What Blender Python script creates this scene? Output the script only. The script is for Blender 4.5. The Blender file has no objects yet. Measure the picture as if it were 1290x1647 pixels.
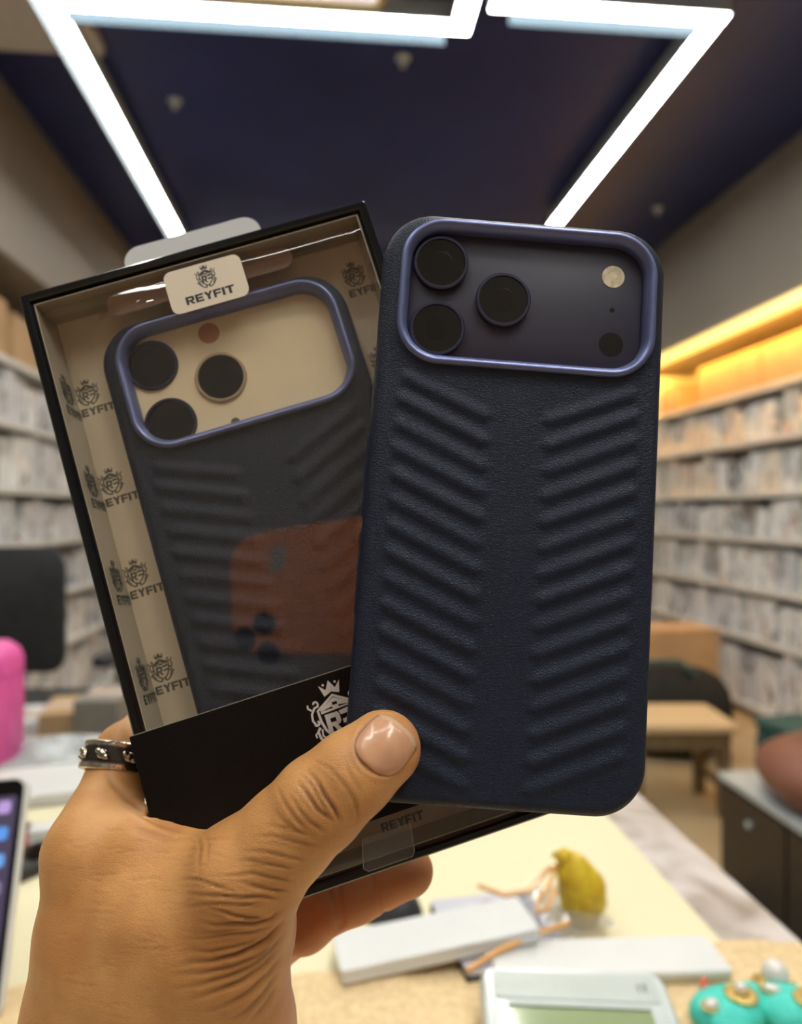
import bpy, bmesh, math, random
import numpy as np
from mathutils import Matrix, Vector
from mathutils.bvhtree import BVHTree

# ------------------------------------------------------------------ camera, world, light, exposure
SC = bpy.context.scene
COL = SC.collection
F, CX, CY = 1200.0, 645.0, 823.5            # focal length and centre in pixels of the 1290 x 1647 frame
YAW = math.atan(117.0 / 1200.0)             # the shop's axis vanishes at x = 528
CAM = Vector((0.0, 0.0, 1.16))
FWD = Vector((math.sin(YAW), math.cos(YAW), 0.0))
RGT = Vector((math.cos(YAW), -math.sin(YAW), 0.0))
UPV = Vector((0.0, 0.0, 1.0))
cam_data = bpy.data.cameras.new('camera')
cam = bpy.data.objects.new('camera', cam_data)
COL.objects.link(cam)
cam.matrix_world = Matrix(((RGT.x, UPV.x, -FWD.x, CAM.x), (RGT.y, UPV.y, -FWD.y, CAM.y),
                           (RGT.z, UPV.z, -FWD.z, CAM.z), (0, 0, 0, 1)))
cam_data.sensor_fit = 'HORIZONTAL'
cam_data.sensor_width = 36.0
cam_data.lens = 36.0 * F / 1290.0
cam_data.clip_start = 0.01
cam_data.dof.use_dof = True
cam_data.dof.focus_distance = 0.203
cam_data.dof.aperture_fstop = 11.0
SC.camera = cam
world = bpy.data.worlds.new('world')
SC.world = world
world.use_nodes = True
world.node_tree.nodes['Background'].inputs[0].default_value = (0.8, 0.85, 1.0, 1)
world.node_tree.nodes['Background'].inputs[1].default_value = 0.03
SC.view_settings.view_transform = 'Standard'
SC.view_settings.look = 'None'
SC.view_settings.gamma = 1.0
SC.view_settings.use_curve_mapping = False
SC.view_settings.exposure = 0.88
LED_POWER = 16.0          # radiance of the white ceiling strips
AMBER_POWER = 0.95         # radiance of the yellow strip over the shelves

# ------------------------------------------------------------------ helpers
def c2w(x, y, z):                            # camera axes (right, down, forward) to world
    return CAM + RGT * x - UPV * y + FWD * z
def P(px, py, d):                            # pixel and distance along the view axis, in camera axes
    return np.array([(px - CX) / F * d, (py - CY) / F * d, d])
def Wp(px, py, d):
    return c2w(*P(px, py, d))
def ray(px, py):
    return RGT * ((px - CX) / F) - UPV * ((py - CY) / F) + FWD
def at_z(px, py, z):
    r = ray(px, py); t = (z - CAM.z) / r.z
    return CAM + r * t
def at_x(px, py, x):
    r = ray(px, py); t = (x - CAM.x) / r.x
    return CAM + r * t
def at_y(px, py, y):
    r = ray(px, py); t = (y - CAM.y) / r.y
    return CAM + r * t

def tag(o, label, cat, group=None, kind=None):
    if label: o['label'] = label
    if cat: o['category'] = cat
    if group: o['group'] = group
    if kind: o['kind'] = kind
    return o
def thing(name, label, cat, matrix=None, group=None):
    o = bpy.data.objects.new(name, None)
    o.empty_display_size = 0.02
    COL.objects.link(o)
    if matrix is not None: o.matrix_world = matrix
    return tag(o, label, cat, group)
def link(name, me, parent=None, matrix=None):
    o = bpy.data.objects.new(name, me)
    COL.objects.link(o)
    if parent is not None: o.parent = parent
    if matrix is not None: o.matrix_local = matrix
    return o

class MB:
    def __init__(s): s.v = []; s.f = []
    def add(s, vs, fs, m=None):
        n = len(s.v)
        for p in vs:
            p = Vector(p)
            s.v.append(tuple(m @ p) if m is not None else tuple(p))
        s.f += [tuple(i + n for i in f) for f in fs]
        return s
    def box(s, x0, x1, y0, y1, z0, z1, m=None):
        vs = [(x, y, z) for z in (z0, z1) for y in (y0, y1) for x in (x0, x1)]
        return s.add(vs, [(0, 2, 3, 1), (4, 5, 7, 6), (0, 1, 5, 4), (2, 6, 7, 3), (0, 4, 6, 2), (1, 3, 7, 5)], m)
    def loops(s, loops, cap0=True, cap1=True, m=None, closed=False):
        n = len(loops[0]); vs = [p for l in loops for p in l]; fs = []
        L = len(loops)
        for i in range(L if closed else L - 1):
            a, b = i * n, ((i + 1) % L) * n
            for k in range(n):
                k2 = (k + 1) % n
                fs.append((a + k, a + k2, b + k2, b + k))
        if not closed:
            if cap0: fs.append(tuple(range(n - 1, -1, -1)))
            if cap1: fs.append(tuple(range((L - 1) * n, L * n)))
        return s.add(vs, fs, m)
    def prism(s, poly, z0, z1, m=None):
        return s.loops([[(x, y, z0) for x, y in poly], [(x, y, z1) for x, y in poly]], m=m)
    def slab(s, w, h, r, prof, cx=0, cy=0, m=None, seg=6, cap0=True, cap1=True):   # prof: (inset, z) from bottom to top
        ls = []
        for ins, z in prof:
            ls.append([(x + cx, y + cy, z) for x, y in rrect(w - 2 * ins, h - 2 * ins, max(r - ins, 1e-5), seg)])
        return s.loops(ls, cap0, cap1, m)
    def lathe(s, prof, n=24, m=None, cap0=True, cap1=True):
        ls = [[(r * math.cos(2 * math.pi * k / n), r * math.sin(2 * math.pi * k / n), z) for k in range(n)] for r, z in prof]
        return s.loops(ls, cap0, cap1, m)
    def tube(s, pts, r, n=10, m=None):
        pts = [Vector(p) for p in pts]; ls = []
        rr = r if isinstance(r, (list, tuple)) else [r] * len(pts)
        up = Vector((0.31, 0.17, 0.93))
        for i, p in enumerate(pts):
            t = (pts[min(i + 1, len(pts) - 1)] - pts[max(i - 1, 0)]).normalized()
            a = t.cross(up)
            if a.length < 1e-4: a = t.cross(Vector((1, 0, 0)))
            a.normalize(); b = t.cross(a)
            ls.append([tuple(p + (a * math.cos(2 * math.pi * k / n) + b * math.sin(2 * math.pi * k / n)) * rr[i]) for k in range(n)])
        return s.loops(ls, m=m)
    def sphere(s, c, r, n=16, m=None):
        rx, ry, rz = r if isinstance(r, (tuple, list)) else (r, r, r)
        k = n // 2; ls = []
        for i in range(1, k):
            a = math.pi * i / k
            ls.append([(c[0] + rx * math.sin(a) * math.cos(2 * math.pi * j / n), c[1] + ry * math.sin(a) * math.sin(2 * math.pi * j / n), c[2] - rz * math.cos(a)) for j in range(n)])
        return s.loops(ls, m=m)
    def stroke(s, pts, w, z0, z1, m=None, closed=False):
        n = len(pts); L = []; R = []
        for i in range(n):
            if closed: a, b = pts[i - 1], pts[(i + 1) % n]
            else: a, b = pts[max(i - 1, 0)], pts[min(i + 1, n - 1)]
            dx, dy = b[0] - a[0], b[1] - a[1]; l = math.hypot(dx, dy) or 1
            nx, ny = -dy / l * w / 2, dx / l * w / 2
            L.append((pts[i][0] + nx, pts[i][1] + ny)); R.append((pts[i][0] - nx, pts[i][1] - ny))
        ls = [[(L[i][0], L[i][1], z0), (R[i][0], R[i][1], z0), (R[i][0], R[i][1], z1), (L[i][0], L[i][1], z1)] for i in range(n)]
        return s.loops(ls, closed=closed, m=m)
    def mesh(s, name, mat, smooth=False, angle=None):
        me = bpy.data.meshes.new(name)
        me.from_pydata(s.v, [], s.f)
        bm = bmesh.new(); bm.from_mesh(me); bmesh.ops.recalc_face_normals(bm, faces=bm.faces); bm.to_mesh(me); bm.free()
        me.materials.append(mat)
        if smooth:
            me.polygons.foreach_set('use_smooth', [True] * len(me.polygons))
            if angle is not None: me.set_sharp_from_angle(angle=math.radians(angle))
        me.update()
        return me
    def build(s, name, mat, parent=None, matrix=None, smooth=False, angle=40):
        return link(name, s.mesh(name, mat, smooth, angle), parent, matrix)

def rrect(w, h, r, seg=6):
    out = []
    for cx, cy, a0 in ((w / 2 - r, h / 2 - r, 0), (-w / 2 + r, h / 2 - r, 90), (-w / 2 + r, -h / 2 + r, 180), (w / 2 - r, -h / 2 + r, 270)):
        for k in range(seg + 1):
            a = math.radians(a0 + 90.0 * k / seg)
            out.append((cx + r * math.cos(a), cy + r * math.sin(a)))
    return out
def T(x, y, z): return Matrix.Translation((x, y, z))
def RZ(a): return Matrix.Rotation(a, 4, 'Z')
def RX(a): return Matrix.Rotation(a, 4, 'X')
def RY(a): return Matrix.Rotation(a, 4, 'Y')
def frame_from(o, x, y, z):
    return Matrix(((x[0], y[0], z[0], o[0]), (x[1], y[1], z[1], o[1]), (x[2], y[2], z[2], o[2]), (0, 0, 0, 1)))

# ------------------------------------------------------------------ materials
MATS = {}
def nodes_of(name):
    m = bpy.data.materials.new(name); m.use_nodes = True
    nt = m.node_tree; b = nt.nodes['Principled BSDF']
    return m, nt, b
def mat(name, col, rough=0.5, metal=0.0, var=0.08, scale=30.0, bump=0.0, bscale=200.0, coat=0.0, spec=0.5, sss=0.0, detail=4.0, coords='Object', col2=None, stretch=None):
    m, nt, b = nodes_of(name)
    tc = nt.nodes.new('ShaderNodeTexCoord')
    mp = nt.nodes.new('ShaderNodeMapping'); nt.links.new(tc.outputs[coords], mp.inputs[0])
    if stretch: mp.inputs['Scale'].default_value = stretch
    n = nt.nodes.new('ShaderNodeTexNoise'); n.inputs['Scale'].default_value = scale; n.inputs['Detail'].default_value = detail
    nt.links.new(mp.outputs[0], n.inputs['Vector'])
    rp = nt.nodes.new('ShaderNodeValToRGB')
    if col2 is None:
        a = [max(0, c * (1 - var)) for c in col]; c2 = [min(1, c * (1 + var)) for c in col]
    else: a, c2 = col, col2
    rp.color_ramp.elements[0].position = 0.3; rp.color_ramp.elements[1].position = 0.7
    rp.color_ramp.elements[0].color = (*a, 1); rp.color_ramp.elements[1].color = (*c2, 1)
    nt.links.new(n.outputs['Fac'], rp.inputs[0]); nt.links.new(rp.outputs[0], b.inputs['Base Color'])
    b.inputs['Roughness'].default_value = rough; b.inputs['Metallic'].default_value = metal
    b.inputs['Coat Weight'].default_value = coat; b.inputs['Specular IOR Level'].default_value = spec
    if sss:
        b.inputs['Subsurface Weight'].default_value = sss
        b.inputs['Subsurface Radius'].default_value = (0.004, 0.0015, 0.0008)
        b.inputs['Subsurface Scale'].default_value = 1.0
    if bump:
        n2 = nt.nodes.new('ShaderNodeTexNoise'); n2.inputs['Scale'].default_value = bscale; n2.inputs['Detail'].default_value = 3
        nt.links.new(mp.outputs[0], n2.inputs['Vector'])
        bp = nt.nodes.new('ShaderNodeBump'); bp.inputs['Strength'].default_value = bump; bp.inputs['Distance'].default_value = 0.001
        nt.links.new(n2.outputs['Fac'], bp.inputs['Height']); nt.links.new(bp.outputs[0], b.inputs['Normal'])
    MATS[name] = m
    return m
def emit(name, col, power, base=0.8):
    m, nt, b = nodes_of(name)
    b.inputs['Base Color'].default_value = (base, base, base, 1)
    b.inputs['Emission Color'].default_value = (*col, 1); b.inputs['Emission Strength'].default_value = power
    MATS[name] = m
    return m
def clear(name, tint=(1, 1, 1), refl=1.0, rough=0.02, ior=1.55, bump=0.0, bscale=40.0, haze=0.0):
    m = bpy.data.materials.new(name); m.use_nodes = True
    nt = m.node_tree; nt.nodes.clear()
    out = nt.nodes.new('ShaderNodeOutputMaterial')
    tr = nt.nodes.new('ShaderNodeBsdfTransparent'); tr.inputs[0].default_value = (*tint, 1)
    gl = nt.nodes.new('ShaderNodeBsdfGlossy'); gl.inputs['Roughness'].default_value = rough
    f0 = ((ior - 1) / (ior + 1)) ** 2 * refl               # both faces of a thin sheet reflect
    fr = nt.nodes.new('ShaderNodeLayerWeight'); fr.inputs['Blend'].default_value = 0.5
    pw_ = nt.nodes.new('ShaderNodeMath'); pw_.operation = 'POWER'; pw_.inputs[1].default_value = 5.0
    mu = nt.nodes.new('ShaderNodeMath'); mu.operation = 'MULTIPLY_ADD'; mu.inputs[1].default_value = 1 - f0; mu.inputs[2].default_value = f0; mu.use_clamp = True
    mx = nt.nodes.new('ShaderNodeMixShader')
    nt.links.new(fr.outputs['Facing'], pw_.inputs[0]); nt.links.new(pw_.outputs[0], mu.inputs[0]); nt.links.new(mu.outputs[0], mx.inputs[0])
    base = tr
    if haze:
        df = nt.nodes.new('ShaderNodeBsdfDiffuse'); df.inputs[0].default_value = (0.8, 0.8, 0.78, 1)
        m0 = nt.nodes.new('ShaderNodeMixShader'); m0.inputs[0].default_value = haze
        nt.links.new(tr.outputs[0], m0.inputs[1]); nt.links.new(df.outputs[0], m0.inputs[2]); base = m0
    nt.links.new(base.outputs[0], mx.inputs[1]); nt.links.new(gl.outputs[0], mx.inputs[2])
    nt.links.new(mx.outputs[0], out.inputs[0])
    if bump:
        tc = nt.nodes.new('ShaderNodeTexCoord'); n2 = nt.nodes.new('ShaderNodeTexNoise')
        n2.inputs['Scale'].default_value = bscale; n2.inputs['Detail'].default_value = 1.0
        nt.links.new(tc.outputs['Object'], n2.inputs['Vector'])
        bp = nt.nodes.new('ShaderNodeBump'); bp.inputs['Strength'].default_value = bump; bp.inputs['Distance'].default_value = 0.002
        nt.links.new(n2.outputs['Fac'], bp.inputs['Height'])
        nt.links.new(bp.outputs[0], gl.inputs['Normal'])
    MATS[name] = m
    return m

def leather_mat():
    m, nt, b = nodes_of('navy_leather')
    tc = nt.nodes.new('ShaderNodeTexCoord')
    vo = nt.nodes.new('ShaderNodeTexVoronoi'); vo.feature = 'DISTANCE_TO_EDGE'; vo.inputs['Scale'].default_value = 1250
    ns = nt.nodes.new('ShaderNodeTexNoise'); ns.inputs['Scale'].default_value = 500
    mixv = nt.nodes.new('ShaderNodeMix'); mixv.data_type = 'VECTOR'; mixv.inputs[0].default_value = 0.0012
    nt.links.new(tc.outputs['Object'], ns.inputs['Vector'])
    nt.links.new(tc.outputs['Object'], mixv.inputs[4]); nt.links.new(ns.outputs['Color'], mixv.inputs[5])
    nt.links.new(mixv.outputs[1], vo.inputs['Vector'])
    n2 = nt.nodes.new('ShaderNodeTexNoise'); n2.inputs['Scale'].default_value = 900; n2.inputs['Detail'].default_value = 3
    nt.links.new(tc.outputs['Object'], n2.inputs['Vector'])
    rp = nt.nodes.new('ShaderNodeMapRange'); rp.inputs['From Max'].default_value = 0.25
    nt.links.new(vo.outputs['Distance'], rp.inputs[0])
    ad = nt.nodes.new('ShaderNodeMath'); ad.operation = 'ADD'
    nt.links.new(rp.outputs[0], ad.inputs[0]); nt.links.new(n2.outputs['Fac'], ad.inputs[1])
    bp = nt.nodes.new('ShaderNodeBump'); bp.inputs['Strength'].default_value = 0.5; bp.inputs['Distance'].default_value = 0.00017
    nt.links.new(ad.outputs[0], bp.inputs['Height']); nt.links.new(bp.outputs[0], b.inputs['Normal'])
    n3 = nt.nodes.new('ShaderNodeTexNoise'); n3.inputs['Scale'].default_value = 60
    nt.links.new(tc.outputs['Object'], n3.inputs['Vector'])
    cr = nt.nodes.new('ShaderNodeValToRGB')
    cr.color_ramp.elements[0].color = (0.0125, 0.0185, 0.037, 1); cr.color_ramp.elements[1].color = (0.018, 0.026, 0.050, 1)
    nt.links.new(n3.outputs['Fac'], cr.inputs[0]); nt.links.new(cr.outputs[0], b.inputs['Base Color'])
    b.inputs['Roughness'].default_value = 0.5
    b.inputs['Specular IOR Level'].default_value = 0.28
    MATS['navy_leather'] = m
    return m

def skin_mat():
    m, nt, b = nodes_of('skin')
    tc = nt.nodes.new('ShaderNodeTexCoord')
    n1 = nt.nodes.new('ShaderNodeTexNoise'); n1.inputs['Scale'].default_value = 55; n1.inputs['Detail'].default_value = 6
    nt.links.new(tc.outputs['Object'], n1.inputs['Vector'])
    cr = nt.nodes.new('ShaderNodeValToRGB')
    cr.color_ramp.elements[0].position = 0.32; cr.color_ramp.elements[1].position = 0.72
    cr.color_ramp.elements[0].color = (0.55, 0.248, 0.080, 1); cr.color_ramp.elements[1].color = (0.75, 0.395, 0.150, 1)
    nt.links.new(n1.outputs['Fac'], cr.inputs[0])
    at = nt.nodes.new('ShaderNodeAttribute'); at.attribute_name = 'pigment'       # r: crease and knuckle pigment, g: palm skin
    sep = nt.nodes.new('ShaderNodeSeparateColor'); nt.links.new(at.outputs['Color'], sep.inputs[0])
    m1 = nt.nodes.new('ShaderNodeMix'); m1.data_type = 'RGBA'
    nt.links.new(sep.outputs[0], m1.inputs[0]); nt.links.new(cr.outputs[0], m1.inputs[6]); m1.inputs[7].default_value = (0.15, 0.05, 0.018, 1)
    m2 = nt.nodes.new('ShaderNodeMix'); m2.data_type = 'RGBA'
    nt.links.new(sep.outputs[1], m2.inputs[0]); nt.links.new(m1.outputs[2], m2.inputs[6]); m2.inputs[7].default_value = (0.72, 0.31, 0.15, 1)
    nt.links.new(m2.outputs[2], b.inputs['Base Color'])
    vo = nt.nodes.new('ShaderNodeTexVoronoi'); vo.feature = 'DISTANCE_TO_EDGE'; vo.inputs['Scale'].default_value = 900
    mp = nt.nodes.new('ShaderNodeMapping'); mp.inputs['Rotation'].default_value = (0.0, 0.35, 0.2); mp.inputs['Scale'].default_value = (0.55, 1, 1.35)
    nt.links.new(tc.outputs['Object'], mp.inputs[0]); nt.links.new(mp.outputs[0], vo.inputs['Vector'])
    n2 = nt.nodes.new('ShaderNodeTexNoise'); n2.inputs['Scale'].default_value = 420; n2.inputs['Detail'].default_value = 4
    nt.links.new(mp.outputs[0], n2.inputs['Vector'])
    mr = nt.nodes.new('ShaderNodeMapRange'); mr.inputs['From Max'].default_value = 0.12
    nt.links.new(vo.outputs['Distance'], mr.inputs[0])
    ad = nt.nodes.new('ShaderNodeMath'); ad.operation = 'MULTIPLY_ADD'; ad.inputs[1].default_value = 0.55
    nt.links.new(mr.outputs[0], ad.inputs[0]); nt.links.new(n2.outputs['Fac'], ad.inputs[2])
    bp = nt.nodes.new('ShaderNodeBump'); bp.inputs['Strength'].default_value = 0.24; bp.inputs['Distance'].default_value = 0.0003
    nt.links.new(ad.outputs[0], bp.inputs['Height']); nt.links.new(bp.outputs[0], b.inputs['Normal'])
    b.inputs['Roughness'].default_value = 0.46
    b.inputs['Subsurface Weight'].default_value = 0.12
    b.inputs['Subsurface Radius'].default_value = (0.003, 0.001, 0.0005)
    b.inputs['Subsurface Scale'].default_value = 1.0
    MATS['skin'] = m
    return m

def print_mat(name, base, inks, dark=0.5, warm=0.0):
    # retail box: pale board with printed blocks of ink, different on each box
    m, nt, b = nodes_of(name)
    tc = nt.nodes.new('ShaderNodeTexCoord'); oi = nt.nodes.new('ShaderNodeObjectInfo')
    ad = nt.nodes.new('ShaderNodeVectorMath'); ad.operation = 'MULTIPLY_ADD'
    cmb = nt.nodes.new('ShaderNodeCombineXYZ')
    mul = nt.nodes.new('ShaderNodeMath'); mul.operation = 'MULTIPLY'; mul.inputs[1].default_value = 37.0
    nt.links.new(oi.outputs['Random'], mul.inputs[0])
    for k in range(3): nt.links.new(mul.outputs[0], cmb.inputs[k])
    nt.links.new(tc.outputs['Object'], ad.inputs[0]); ad.inputs[1].default_value = (16, 16, 9); nt.links.new(cmb.outputs[0], ad.inputs[2])
    vo = nt.nodes.new('ShaderNodeTexVoronoi'); vo.distance = 'CHEBYCHEV'; vo.inputs['Scale'].default_value = 1.0; vo.inputs['Randomness'].default_value = 0.9
    nt.links.new(ad.outputs[0], vo.inputs['Vector'])
    sp = nt.nodes.new('ShaderNodeSeparateColor'); nt.links.new(vo.outputs['Color'], sp.inputs[0])
    cr = nt.nodes.new('ShaderNodeValToRGB'); cr.color_ramp.interpolation = 'CONSTANT'
    el = cr.color_ramp.elements
    el[0].color = (*base, 1); el[0].position = 0
    el[1].color = (*inks[0], 1); el[1].position = dark
    for k, c in enumerate(inks[1:]):
        e = el.new(dark + (1 - dark) * (k + 1) / len(inks)); e.color = (*c, 1)
    nt.links.new(sp.outputs[0], cr.inputs[0])
    gx = nt.nodes.new('ShaderNodeTexNoise'); gx.inputs['Scale'].default_value = 3.0; nt.links.new(ad.outputs[0], gx.inputs['Vector'])
    mx = nt.nodes.new('ShaderNodeMix'); mx.data_type = 'RGBA'; mx.inputs[6].default_value = (*base, 1)
    mr = nt.nodes.new('ShaderNodeMapRange'); mr.inputs['From Min'].default_value = 0.42; mr.inputs['From Max'].default_value = 0.58
    nt.links.new(gx.outputs['Fac'], mr.inputs[0]); nt.links.new(mr.outputs[0], mx.inputs[0]); nt.links.new(cr.outputs[0], mx.inputs[7])
    nt.links.new(mx.outputs[2], b.inputs['Base Color']); b.inputs['Roughness'].default_value = 0.35
    MATS[name] = m
    return m

LEATHER = leather_mat(); SKIN = skin_mat()
M_black = mat('black_card', (0.0055, 0.0035, 0.003), 0.5, var=0.2, bump=0.1, bscale=900, spec=0.22)
M_blackrim = mat('black_gloss_card', (0.005, 0.005, 0.006), 0.2, var=0.2, coat=0.4)
M_ring = mat('blue_anodised_metal', (0.17, 0.20, 0.40), 0.4, metal=0.6, var=0.04, scale=300)
M_sidew = mat('navy_bumper', (0.018, 0.028, 0.06), 0.3, var=0.1, coat=0.2)
M_plateau = mat('deep_indigo_glass', (0.036, 0.034, 0.060), 0.5, var=0.04)
M_lensrim = mat('indigo_lens_rim', (0.07, 0.07, 0.12), 0.3, metal=0.7, var=0.05)
M_lens = mat('lens_glass', (0.003, 0.003, 0.004), 0.06, var=0.2, coat=0.6)
M_lensin = mat('lens_inner_barrel', (0.009, 0.007, 0.006), 0.2, var=0.2)
M_flash = mat('flash_diffuser', (0.75, 0.66, 0.48), 0.35, var=0.25, scale=500)
M_cream = mat('cream_liner_paper', (0.90, 0.79, 0.60), 0.55, var=0.03)
M_cream2 = mat('cream_insert_card', (0.92, 0.78, 0.54), 0.35, var=0.03, coat=0.2)
M_wallfilm = mat('grey_beige_side_film', (0.42, 0.37, 0.29), 0.25, var=0.06, coat=0.5)
M_sticker = mat('sticker_paper', (0.80, 0.70, 0.56), 0.4, var=0.02)
M_ink = mat('dark_ink', (0.03, 0.034, 0.034), 0.5, var=0.1)
M_ink2 = mat('brown_grey_ink', (0.13, 0.115, 0.085), 0.5, var=0.15)
M_white_ink = mat('white_ink', (0.78, 0.72, 0.68), 0.45, var=0.02)
M_peach = mat('peach_backing', (0.62, 0.46, 0.37), 0.5, var=0.03)
M_whitepl = mat('white_plastic', (0.66, 0.67, 0.67), 0.35, var=0.02)
M_film = clear('clear_film', (0.94, 0.92, 0.89), refl=2.0, rough=0.02, ior=1.6, bump=0.06, bscale=28.0, haze=0.002)
M_filmtab = clear('clear_tab', (0.93, 0.93, 0.93), refl=1.4, rough=0.05, haze=0.05)
M_nail = mat('thumbnail', (0.70, 0.37, 0.22), 0.27, var=0.12, scale=140, coat=0.35, sss=0.1)
M_silver = mat('worn_silver', (0.62, 0.56, 0.45), 0.24, metal=1.0, var=0.3, scale=500, bump=0.3, bscale=700)
M_darksilver = mat('oxidised_silver', (0.07, 0.06, 0.055), 0.4, metal=0.8, var=0.3, scale=400)
M_orange = mat('orange_aluminium', (0.90, 0.30, 0.09), 0.4, metal=0.2, var=0.05)
M_led = emit('led_diffuser', (1.0, 0.985, 0.90), LED_POWER)
M_amber = emit('amber_led_diffuser', (1.0, 0.62, 0.05), AMBER_POWER)
M_alu = mat('white_aluminium_profile', (0.55, 0.62, 0.66), 0.35, metal=0.3, var=0.04)
M_ceil = mat('navy_stretch_ceiling', (0.026, 0.036, 0.150), 0.32, var=0.25, scale=1.2, spec=0.25)
M_taupe = mat('taupe_wall_paint', (0.25, 0.22, 0.195), 0.7, var=0.06, scale=2.0)
M_palewall = mat('umber_wall_paint', (0.20, 0.17, 0.14), 0.7, var=0.04)
M_ambsrc = emit('amber_added_emitter', (1.0, 0.50, 0.08), 60.0)
M_fin = mat('blue_grey_fin', (0.022, 0.042, 0.062), 0.6, var=0.05, spec=0.2)
M_panel = emit('panel_added_glow', (0.9, 0.92, 1.0), 0.32)  # weak glow added so the downward-facing panel looks pale
M_soffit = mat('pale_soffit_paint', (0.62, 0.58, 0.56), 0.7, var=0.04)
M_floor = mat('beige_floor_tile', (0.46, 0.36, 0.22), 0.35, var=0.1, scale=4.0)
M_shelf = mat('white_shelf_board', (0.78, 0.77, 0.74), 0.4, var=0.03)
M_shelfback = mat('grey_shelf_back', (0.50, 0.48, 0.45), 0.6, var=0.05)
M_carton = mat('kraft_cardboard', (0.50, 0.33, 0.18), 0.8, var=0.08, scale=8)
M_printA = print_mat('printed_white_box', (0.88, 0.88, 0.88), [(0.35, 0.37, 0.40), (0.10, 0.11, 0.12), (0.55, 0.58, 0.63), (0.45, 0.30, 0.24)], 0.62)
M_printB = print_mat('printed_grey_box', (0.72, 0.73, 0.77), [(0.20, 0.21, 0.24), (0.75, 0.76, 0.8), (0.08, 0.08, 0.09), (0.36, 0.30, 0.26)], 0.55)
M_printC = print_mat('printed_peach_box', (0.88, 0.80, 0.70), [(0.70, 0.45, 0.34), (0.25, 0.26, 0.28), (0.75, 0.55, 0.40)], 0.55)
M_mat = mat('cream_desk_mat', (0.74, 0.68, 0.46), 0.55, var=0.03, scale=3)
M_rug = mat('sand_towel', (0.62, 0.45, 0.24), 0.95, col2=(0.80, 0.62, 0.37), scale=170, bump=1.0, bscale=420, detail=6)
M_screen = mat('lcd_green', (0.27, 0.34, 0.17), 0.12, var=0.04, coat=0.5)
M_calc = mat('silver_white_plastic', (0.52, 0.57, 0.57), 0.3, var=0.03, coat=0.3)
M_calc2 = mat('grey_faceplate', (0.43, 0.48, 0.46), 0.3, var=0.03)
M_yellow = mat('yellow_resin', (0.50, 0.31, 0.01), 0.45, col2=(0.78, 0.58, 0.03), scale=110, bump=0.6, bscale=300)
M_teal = mat('turquoise_fabric', (0.03, 0.50, 0.42), 0.6, col2=(0.08, 0.66, 0.58), scale=160, bump=0.5, bscale=500)
M_gold = mat('gold_bead', (0.80, 0.60, 0.22), 0.25, metal=0.7, var=0.15, scale=300)
M_pearl = mat('pearl', (0.72, 0.69, 0.66), 0.15, var=0.05, coat=0.6)
M_pink = mat('hot_pink_plastic', (0.75, 0.10, 0.38), 0.45, var=0.05)
M_dkplast = mat('dark_grey_plastic', (0.03, 0.032, 0.038), 0.4, var=0.15)
M_mesh = mat('black_chair_mesh', (0.022, 0.024, 0.028), 0.6, var=0.2, bump=0.5, bscale=300)
M_wood = mat('pale_wood', (0.58, 0.42, 0.23), 0.45, col2=(0.66, 0.50, 0.30), scale=6, stretch=(1, 8, 8))
M_woodleg = mat('olive_brown_wood', (0.16, 0.115, 0.06), 0.5, var=0.15)
M_dkwood = mat('dark_brown_wood', (0.045, 0.028, 0.016), 0.5, var=0.2)
M_brown = mat('brown_leatherette', (0.24, 0.095, 0.06), 0.5, var=0.08, scale=12)
M_blackfab = mat('black_fabric', (0.012, 0.012, 0.010), 0.8, var=0.3)
M_green = mat('dark_teal_fabric', (0.03, 0.10, 0.10), 0.7, var=0.2)
M_bluepl = clear('pale_blue_polybag', (0.78, 0.88, 0.93), refl=1.6, rough=0.12, bump=0.9, bscale=60, haze=0.4)
M_bag = clear('clear_polybag', (0.9, 0.9, 0.93), refl=2.2, rough=0.06, bump=1.0, bscale=55, haze=0.12)
M_greyprint = mat('lavender_grey_card', (0.55, 0.55, 0.62), 0.3, var=0.05, coat=0.3)
M_red = mat('red_plastic', (0.6, 0.08, 0.05), 0.4, var=0.1)

# ------------------------------------------------------------------ the setting
def marble_mat():
    m, nt, b = nodes_of('pale_marble')
    tc = nt.nodes.new('ShaderNodeTexCoord'); n = nt.nodes.new('ShaderNodeTexNoise')
    n.inputs['Scale'].default_value = 9; n.inputs['Detail'].default_value = 8; n.inputs['Distortion'].default_value = 1.6
    nt.links.new(tc.outputs['Object'], n.inputs['Vector'])
    cr = nt.nodes.new('ShaderNodeValToRGB')
    cr.color_ramp.elements[0].position = 0.36; cr.color_ramp.elements[0].color = (0.30, 0.25, 0.21, 1)
    cr.color_ramp.elements[1].position = 0.56; cr.color_ramp.elements[1].color = (0.60, 0.56, 0.55, 1)
    nt.links.new(n.outputs['Fac'], cr.inputs[0]); nt.links.new(cr.outputs[0], b.inputs['Base Color'])
    b.inputs['Roughness'].default_value = 0.3
    return m
M_marble = marble_mat()
def struct(name, mb, m, parent=None):
    o = mb.build(name, m, parent)
    if parent is None: o['kind'] = 'structure'
    return o
X_L, X_R, Y_N, Y_F, Z_C = -1.78, 2.76, -1.9, 7.2, 3.0
struct('floor', MB().box(X_L - .1, X_R + .1, Y_N - .1, Y_F + .1, -.1, 0), M_floor)
struct('ceiling', MB().box(X_L - .1, X_R + .1, Y_N - .1, Y_F + .1, Z_C, Z_C + .1), M_ceil)
struct('wall_left', MB().box(X_L - .1, X_L, Y_N, Y_F, 0, Z_C), M_taupe)
struct('wall_right', MB().box(X_R, X_R + .1, Y_N, Y_F, 0, Z_C), M_taupe)
struct('wall_far', MB().box(X_L - .1, X_R + .1, Y_F, Y_F + .1, 0, Z_C), M_taupe)
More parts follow.
